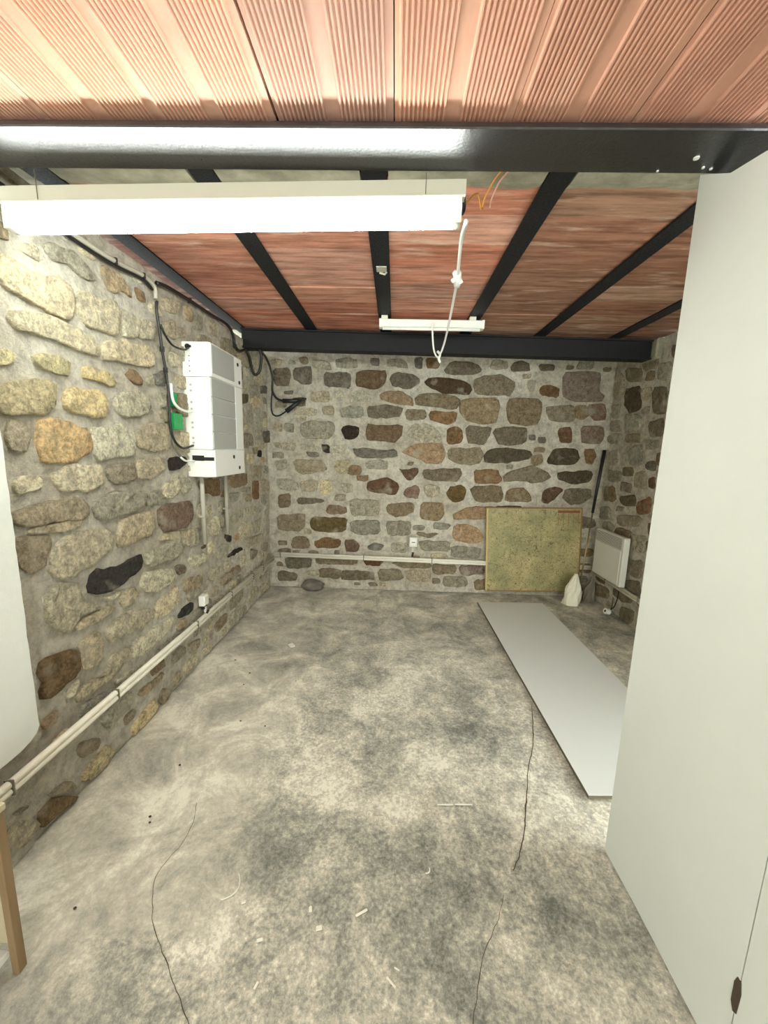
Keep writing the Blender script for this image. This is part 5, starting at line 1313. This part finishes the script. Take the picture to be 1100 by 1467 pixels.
cable('white_cable', [(-1.275,2.225,1.839),(-1.272,2.228,1.755),(-1.27,2.271,1.716),(-1.27,2.359,1.701),(-1.272,2.445,1.712)], .0075, 'white', 'short white cable curving into the panel\'s middle side')
cable('white_cable', [(-1.285,2.299,1.426),(-1.28,2.343,1.404),(-1.278,2.445,1.40)], .006, 'white', 'short white cable tail entering the panel beside the black slot')
for (y0_,y1_,z0_,z1_,lb) in ((2.255,2.35,1.590,1.682,'square of bright green tape beside the panel'),(2.262,2.30,1.72,1.80,'narrow strip of green tape above the green square')):
    vs = []; fs = []; n = 5
    for j in range(n+1):
        for i in range(n+1):
            y = y0_+(y1_-y0_)*i/n; z = z0_+(z1_-z0_)*j/n
            vs.append((XL+.028+.004*noise.noise((y*30,z*30,1)),y+.004*noise.noise((z*60,1,1)),z+.004*noise.noise((y*60,1,2))))
    k = len(vs); vs += [(v[0]-.030,v[1],v[2]) for v in vs]
    for j in range(n):
        for i in range(n):
            q = (j*(n+1)+i, j*(n+1)+i+1, (j+1)*(n+1)+i+1, (j+1)*(n+1)+i); fs += [q, tuple(x+k for x in q[::-1])]
    per = [i for i in range(n+1)]+[(j)*(n+1)+n for j in range(1,n+1)]+[n*(n+1)+i for i in range(n-1,-1,-1)]+[j*(n+1) for j in range(n-1,0,-1)]
    for i in range(len(per)): fs.append((per[i],per[(i+1)%len(per)],per[(i+1)%len(per)]+k,per[i]+k))
    setp(MB().add(vs,fs).build('green_tape', M['green'], loc=(XL,y0_,z0_)), lb, 'tape')
# loop and hanging lead at the far left corner
cable('black_cable', [(-1.28,3.40,2.30),(-1.275,3.45,2.25),(-1.27,3.5,2.155),(-1.245,3.5,2.124),(-1.205,3.5,2.166),(-1.19,3.5,2.28),(-1.195,3.48,2.33)], .012, 'black', 'thick black cable loop hanging below the left end of the far beam')
r = cable('black_cable', [(-1.22,3.47,2.335),(-1.25,3.7,2.36),(-1.245,3.85,2.31),(-1.222,3.9,2.179),(-1.224,3.9,2.047),(-1.18,3.9,1.975),(-1.104,3.9,1.95)], .011, 'black', 'black lead with a moulded connector drooping on the far wall')
m = MB(); m.tube([(-1.12,3.9,1.953),(-1.04,3.9,1.955),(-.95,3.9,1.966)],.024,10,r2=.017); m.build('plug', M['black'], r, smooth=True)
m = MB(); m.tube([(-1.224,3.905,2.06),(-1.238,3.905,1.95),(-1.238,3.905,1.86),(-1.215,3.905,1.815),(-1.162,3.905,1.812),(-1.078,3.9,1.863)],.008,8,smooth=5); m.build('cord', M['black'], r, smooth=True)
m = MB(); m.tube([(-1.09,3.9,1.855),(-1.02,3.9,1.905),(-.955,3.9,1.958)],.025,10,r2=.018); m.build('plug', M['black'], r, smooth=True)
m = MB(); m.tube([(-.955,3.905,1.962),(-.925,3.905,1.975),(-.90,3.93,1.98)],.012,8); m.build('plug', M['black'], r, smooth=True)

# ================================================================== SKIRTING CONDUITS (twin pipes)
def twin(lb, p0, p1, off, rad, clips, gap=.0255):
    r = setp(empty('wall_conduit', p0), lb, 'conduit')
    p0 = Vector(p0); p1 = Vector(p1)
    for s in (.5,-.5):
        m = MB(); m.tube([p0+Vector((0,0,gap*s)), p1+Vector((0,0,gap*s))], rad, 12); m.build('pipe', M['offwhite'], r, smooth=True)
    d = (p1-p0).normalized()
    for t in clips:
        c = p0.lerp(p1,t)
        a = d*.004; hx = Vector(off)*(rad+.003)
        m = MB()
        e = Vector((abs(a.x)+abs(hx.x), abs(a.y)+abs(hx.y), gap*.5+rad+.003))
        m.box(c-e, c+e, .002); m.build('clip', M['wire_grey'], r)
    return r
twin('long twin white conduit pipes along the left wall above the floor', (-1.27,.60,.342), (-1.27,3.95,.328), (1,0,0), .0135, (.15,.30,.52,.68,.82,.9))
twin('twin white conduit pipes along the far wall behind the map board', (-1.26,3.965,.368), (2.11,3.965,.332), (0,1,0), .0135, (.02,.285,.5,.78))
twin('twin conduit pipes along the right wall under the heater', (2.115,3.96,.300), (2.115,1.35,.245), (1,0,0), .0125, (.1,.3,.6))

# ================================================================== SOCKETS
r = setp(empty('wall_socket', (-1.28,2.48,.40)), 'small white surface socket above the left wall conduit', 'socket')
MB().box((-1.31,2.455,.412),(-1.268,2.515,.485),.005).build('body', M['white'], r)
MB().box((-1.269,2.46,.418),(-1.264,2.51,.479),.002).build('cover', M['offwhite'], r)
m = MB(); m.tube([(-1.278,2.48,.405),(-1.278,2.482,.362)],.012,8,r2=.008); m.build('cable_gland', M['offwhite'], r)
MB().box((-1.30,2.46,.388),(-1.272,2.505,.412),.004).build('skirt', M['black'], r)
m = MB(); m.tube([(-1.268,2.46,.345),(-1.265,2.50,.368)],.008,8); m.build('clamp', M['black'], r)
r = setp(empty('wall_socket', (.22,3.98,.44)), 'small white surface socket on the far stone wall above the conduit', 'socket')
MB().box((.180,3.955,.497),(.266,4.015,.600),.005).build('body', M['offwhite'], r)
MB().box((.192,3.949,.515),(.254,3.957,.585),.003).build('cover', M['white'], r)
MB().box((.205,3.946,.545),(.24,3.95,.552)).build('slot', M['dark'], r)
m = MB(); m.tube([(.218,3.985,.50),(.217,3.985,.42)],.009,8); m.build('feed_pipe', M['offwhite'], r)
m = MB(); m.tube([(.225,3.975,.435),(.214,3.968,.385)],.011,8); m.build('clamp', M['black'], r)

# ================================================================== MAP BOARD
def map_board():
    r = empty('map_board', (1.5,3.94,.05))
    setp(r, 'yellow-green printed map board leaning on the far stone wall', 'map board')
    xa,xb = 1.005,1.985
    h = .895
    lean = .02
    def P(u,v,w):   # u across, v up, w out of the board
        return (xa+(xb-xa)*u + (-.04)*v, 3.945+lean*v - w, .045+h*v+.02*u)
    def slab(u0,u1,v0,v1,w0,w1):
        vs = [P(u,v,w) for w in (w0,w1) for (u,v) in ((u0,v0),(u1,v0),(u1,v1),(u0,v1))]
        fs = [(0,1,2,3),(7,6,5,4)]+[(i,(i+1)%4,(i+1)%4+4,i+4) for i in range(4)]
        return vs,fs
    MB().add(*slab(0,1,0,1,-.022,0)).build('backing', M['map_edge'], r)
    MB().add(*slab(.018,.985,.012,.988,0,.0015)).build('map_sheet', M['map'], r, loc=(1.5,3.95,.46))
    for (a,b,c,d) in ((0,.016,0,1),(.987,1,0,1),(0,1,.989,1),(0,1,0,.012)):
        MB().add(*slab(a,b,c,d,0,.004)).build('frame_strip', M['map_edge'] if a == 0 and b < .1 else M['brown_print'], r)
    o = MB().add(*slab(.745,.975,.945,.972,.0015,.0022)).build('legend_title', M['red_print'], r); o['label'] = 'red-brown printed title bar'
    for k in range(5): MB().add(*slab(.75+.052*k,.758+.052*k,.79-.01*(k%2),.935,.0015,.0022)).build('legend_column', M['brown_print'], r)
    MB().add(*slab(.70,.98,.745,.748,.0015,.0022)).build('legend_line', M['brown_print'], r)
map_board()

# ================================================================== POLE, BAGS
r = setp(empty('pole', (1.93,3.85,0)), 'thin pole with a black grip leaning in the far right corner', 'pole')
m = MB(); m.tube([(2.099,3.965,1.553),(2.032,3.93,.918)],.017,10,r2=.013); m.build('grip', M['black'], r, smooth=True)
m = MB(); m.tube([(2.032,3.93,.918),(1.93,3.845,.0)],.008,8); m.build('shaft', M['brass'], r, smooth=True)
def bag(name, cx, cy, h, rx, ry, lb, mm, seed, lean=0.0):
    n, k = 16, 10
    vs = []; fs = []
    prof = [(0,1.0),(.1,1.08),(.35,1.0),(.6,.85),(.8,.58),(.92,.36),(1.0,.2)]
    for j in range(k+1):
        t = j/k
        for a in range(len(prof)-1):
            if prof[a][0] <= t <= prof[a+1][0]:
                s = prof[a][1]+(prof[a+1][1]-prof[a][1])*(t-prof[a][0])/(prof[a+1][0]-prof[a][0]); break
        for i in range(n):
            th = 2*math.pi*i/n
            c_, s_ = math.cos(th), math.sin(th)
            w = 1+.38*noise.noise((c_*1.6,s_*1.6,t*2.6+seed))+.22*abs(noise.noise((c_*4,s_*4,t*3+seed)))-.10*abs(noise.noise((c_*9,s_*9,t*2+seed)))
            vs.append((cx+lean*t*t+rx*s*w*c_, cy+ry*s*w*s_, h*t*(1+.12*noise.noise((c_*2,s_*2,seed+9)))))
    for j in range(k):
        for i in range(n):
            fs.append((j*n+i,j*n+(i+1)%n,(j+1)*n+(i+1)%n,(j+1)*n+i))
    fs.append(tuple(range(n))[::-1]); fs.append(tuple(k*n+i for i in range(n)))
    r = setp(empty(name,(cx,cy,0)), lb, 'bag')
    MB().add(vs,fs).build('sack', M[mm], r, smooth=False)
    m = MB(); zt = h*.93
    m.tube([(cx+lean*.9,cy,zt),(cx+lean*.9-rx*.25,cy-.01,zt+h*.10),(cx+lean*.9-rx*.1,cy-.01,zt+h*.02)],.008,6,smooth=3,r2=.004); m.build('handle', M[mm], r)
bag('plastic_bag', 1.83,3.77,.31,.08,.055, 'crumpled white plastic bag standing beside the map board', 'bag', 3.0, .03)
bag('bag_flap', 2.055,3.88,.23,.05,.05, 'grey slumped flap of the white plastic bag in the corner', 'greyflap', 8.0, .04)  # the white bag's other flap, modelled as a separate sack

# ================================================================== HEATER
def heater():
    xf = 2.065; ya,yb,z0,z1 = 3.40,3.885,.315,.775
    r = setp(empty('convector_heater', (2.13,(ya+yb)/2,z0)), 'white electric convector heater hung on the right stone wall', 'heater')
    MB().box((xf+.004,ya,z0),(2.125,yb,z1),.008).build('body', M['heater'], r)
    MB().box((xf,ya+.035,z0+.01),(xf+.008,yb-.006,.655),.002).build('front_panel', M['heater'], r)
    MB().box((xf+.001,ya+.035,.66),(xf+.005,yb-.006,.765)).build('grille_back', M['heater_slot'], r)
    for i in range(9):
        z = .664+.0118*i
        MB().box((xf-.002,ya+.035,z),(xf+.004,yb-.006,z+.0055)).build('slat', M['heater'], r)
    for y in (ya+.1,yb-.1): MB().box((2.12,y-.02,z0+.06),(2.16,y+.02,z1-.06)).build('wall_bracket', M['heater_slot'], r)
    m = MB(); m.tube([(2.11,3.47,.32),(2.118,3.48,.2),(2.11,3.50,.10),(2.09,3.53,.05)],.005,8,smooth=5); m.build('cord', M['black'], r, smooth=True)
heater()
r = setp(empty('floor_socket', (2.07,3.55,0)), 'small round white socket lying at the foot of the wall below the heater', 'socket')
m = MB(); m.tube([(2.085,3.53,.03),(2.045,3.525,.04)],.028,14); m.build('body', M['white'], r)
m = MB(); m.tube([(2.045,3.525,.04),(2.042,3.525,.041)],.012,10); m.build('hole', M['dark'], r)
m = MB(); m.tube([(2.09,3.535,.03),(2.12,3.56,.05),(2.125,3.56,.16)],.007,8,smooth=4); m.build('cord', M['wire_grey'], r)

# ================================================================== WHITE BOARD ON THE FLOOR
def floorboard():
    q = [(.868,3.672),(1.516,3.690),(1.548,1.52),(.892,1.492)]
    r = setp(empty('melamine_board', (1.2,2.6,0)), 'long white melamine board lying flat on the concrete floor', 'board')
    vs = [(x,y,z) for z in (.010,.028) for x,y in q]
    fs = [(0,1,2,3),(7,6,5,4)]+[(i,(i+1)%4,(i+1)%4+4,i+4) for i in range(4)]
    MB().add(vs,fs).build('core', M['raw_edge'], r)
    c = Vector((1.2,2.6))
    vs = [(c.x+(x-c.x)*1.001,c.y+(y-c.y)*1.0004,z) for z in (.028,.0295) for x,y in q]
    MB().add(vs,fs).build('facing', M['melamine'], r)
    for y in (1.7,2.6,3.5): MB().box((.93,y,-.006),(1.47,y+.04,.0102)).build('batten', M['raw_edge'], r)
floorboard()

# ================================================================== BOULDER at the wall foot
def blob(name, c, rx, ry, rz, mm, seed, n=18, k=12, lb='', cat=''):
    vs = [];fs = []
    for j in range(k+1):
        ph = math.pi*j/k
        for i in range(n):
            th = 2*math.pi*i/n
            d = Vector((math.sin(ph)*math.cos(th),math.sin(ph)*math.sin(th),math.cos(ph)))
            s = 1+.22*noise.noise(d*1.6+Vector((seed,0,0)))+.1*noise.noise(d*4+Vector((seed,0,0)))
            vs.append((c[0]+d.x*rx*s,c[1]+d.y*ry*s,max(.0,c[2]+d.z*rz*s)))
    for j in range(k):
        for i in range(n):
            fs.append((j*n+i,j*n+(i+1)%n,(j+1)*n+(i+1)%n,(j+1)*n+i))
    return setp(MB().add(vs,fs).build(name, M[mm], smooth=True, loc=(c[0],c[1],0)), lb, cat)
blob('boulder', (-.84,3.915,.05), .115,.075,.062, 'rock', 4.4, lb='grey loose stone lying at the foot of the far wall', cat='stone')

# ================================================================== WOODEN STAND at lower left
r = setp(empty('wooden_stand', (-1.17,.66,0)), 'wooden stand with a white lower shelf at the bottom left corner', 'stand')
for (x,y) in ((-1.037,.857),(-1.037,.46),(-1.27,.857),(-1.27,.46)):
    MB().box((x-.010,y-.013,-.005),(x+.010,y+.013,.52),.002).build('post', M['wood'], r)
MB().box((-1.283,.45,.052),(-1.052,.85,.075),.002).build('shelf', M['white'], r)
MB().box((-1.283,.45,.52),(-1.02,.87,.54),.002).build('top', M['wood_pale'], r)
MB().box((-1.27,.848,.10),(-1.050,.856,.50)).build('end_panel', M['wood_pale'], r)

# ================================================================== LITTER ON THE FLOOR
def scrap(name, x, y, l, w, rot, mm, lb, cat, grp=None, t=.003, curl=0.0, n=4):
    vs = [];fs = []
    ca,sa = math.cos(rot),math.sin(rot)
    for i in range(n+1):
        u = -l/2+l*i/n
        ww = w*(.75+.5*abs(noise.noise((i*1.3,x*9,y*9))))
        b = curl*((i/n-.5)**2)*4*l
        for v in (-ww/2,ww/2):
            px,py = x+u*ca-(v+b)*sa, y+u*sa+(v+b)*ca
            vs.append((px,py,.0))
            vs.append((px,py,t))
    for i in range(n):
        a = i*4
        fs += [(a+1,a+5,a+7,a+3),(a,a+2,a+6,a+4),(a,a+4,a+5,a+1),(a+2,a+3,a+7,a+6)]
    fs += [(0,1,3,2),(n*4,n*4+2,n*4+3,n*4+1)]
    o = MB().add(vs,fs).build(name, M[mm], loc=(x,y,0))
    return setp(o, lb, cat, grp)
scrap('paper_scrap', -.748,2.73,.055,.04,-.9,'paper','small folded white paper scrap on the far floor','paper',t=.006)
scrap('plastic_strip', .260,1.44,.066,.006,.05,'paper','left one of two thin white strips lying end to end','strip','white strips on the floor')
scrap('plastic_strip', .340,1.445,.075,.006,.03,'paper','right one of two thin white strips lying end to end','strip','white strips on the floor')
FL = [(-.065,1.034,.05,.012,.5,0),(-.234,1.036,.012,.028,.2,0),(-.372,.949,.022,.014,.3,0),(.033,.871,.04,.008,-.7,0),(.168,1.168,.03,.008,.9,.3),
      (-.196,.987,.022,.022,.2,0),(-.27,1.776,.016,.01,.4,0),(-.46,1.045,.016,.01,.4,0),(-.347,.848,.02,.012,1.2,0),(.05,.90,.02,.006,-.4,0)]
FLL = {0:'elongated white paint flake near the middle of the near floor', 1:'upright white paint flake left of the elongated flake',
       3:'thin slanted white flake nearest the front edge of the floor', 4:'small hooked white flake near the right-hand crack'}
for fi,(x,y,l,w,rt,cu) in enumerate(FL):
    scrap('paint_flake', x,y,l*.8,w*.6,rt,'paper',FLL.get(fi,'small white paint flake on the stained concrete floor'),'flake','white paint flakes on the floor',curl=cu)
scrap('curled_strip', -.495,1.08,.085,.0035,1.25,'paper','curled white thread lying on the near floor','thread',curl=.35,n=8)
GR = [(-.998,1.004,.007),(-.954,1.324,.008),(-.94,1.30,.006),(-.976,1.583,.008),(-.663,1.864,.006),(-.809,1.894,.007),(-1.09,2.5,.008),(-.93,2.35,.008),(-.6,2.28,.005),(-.92,2.22,.006)]
for i,(x,y,s) in enumerate(GR):
    s *= .62
    blob('grit', (x,y,s*.3), s*1.3,s,s*.7,'pebble',i*2.1,n=8,k=5,lb='round dark grit crumb alone near the wooden stand' if i == 0 else 'tiny dark grit crumb on the pale left floor',cat='grit')['group'] = 'dark grit on the floor'
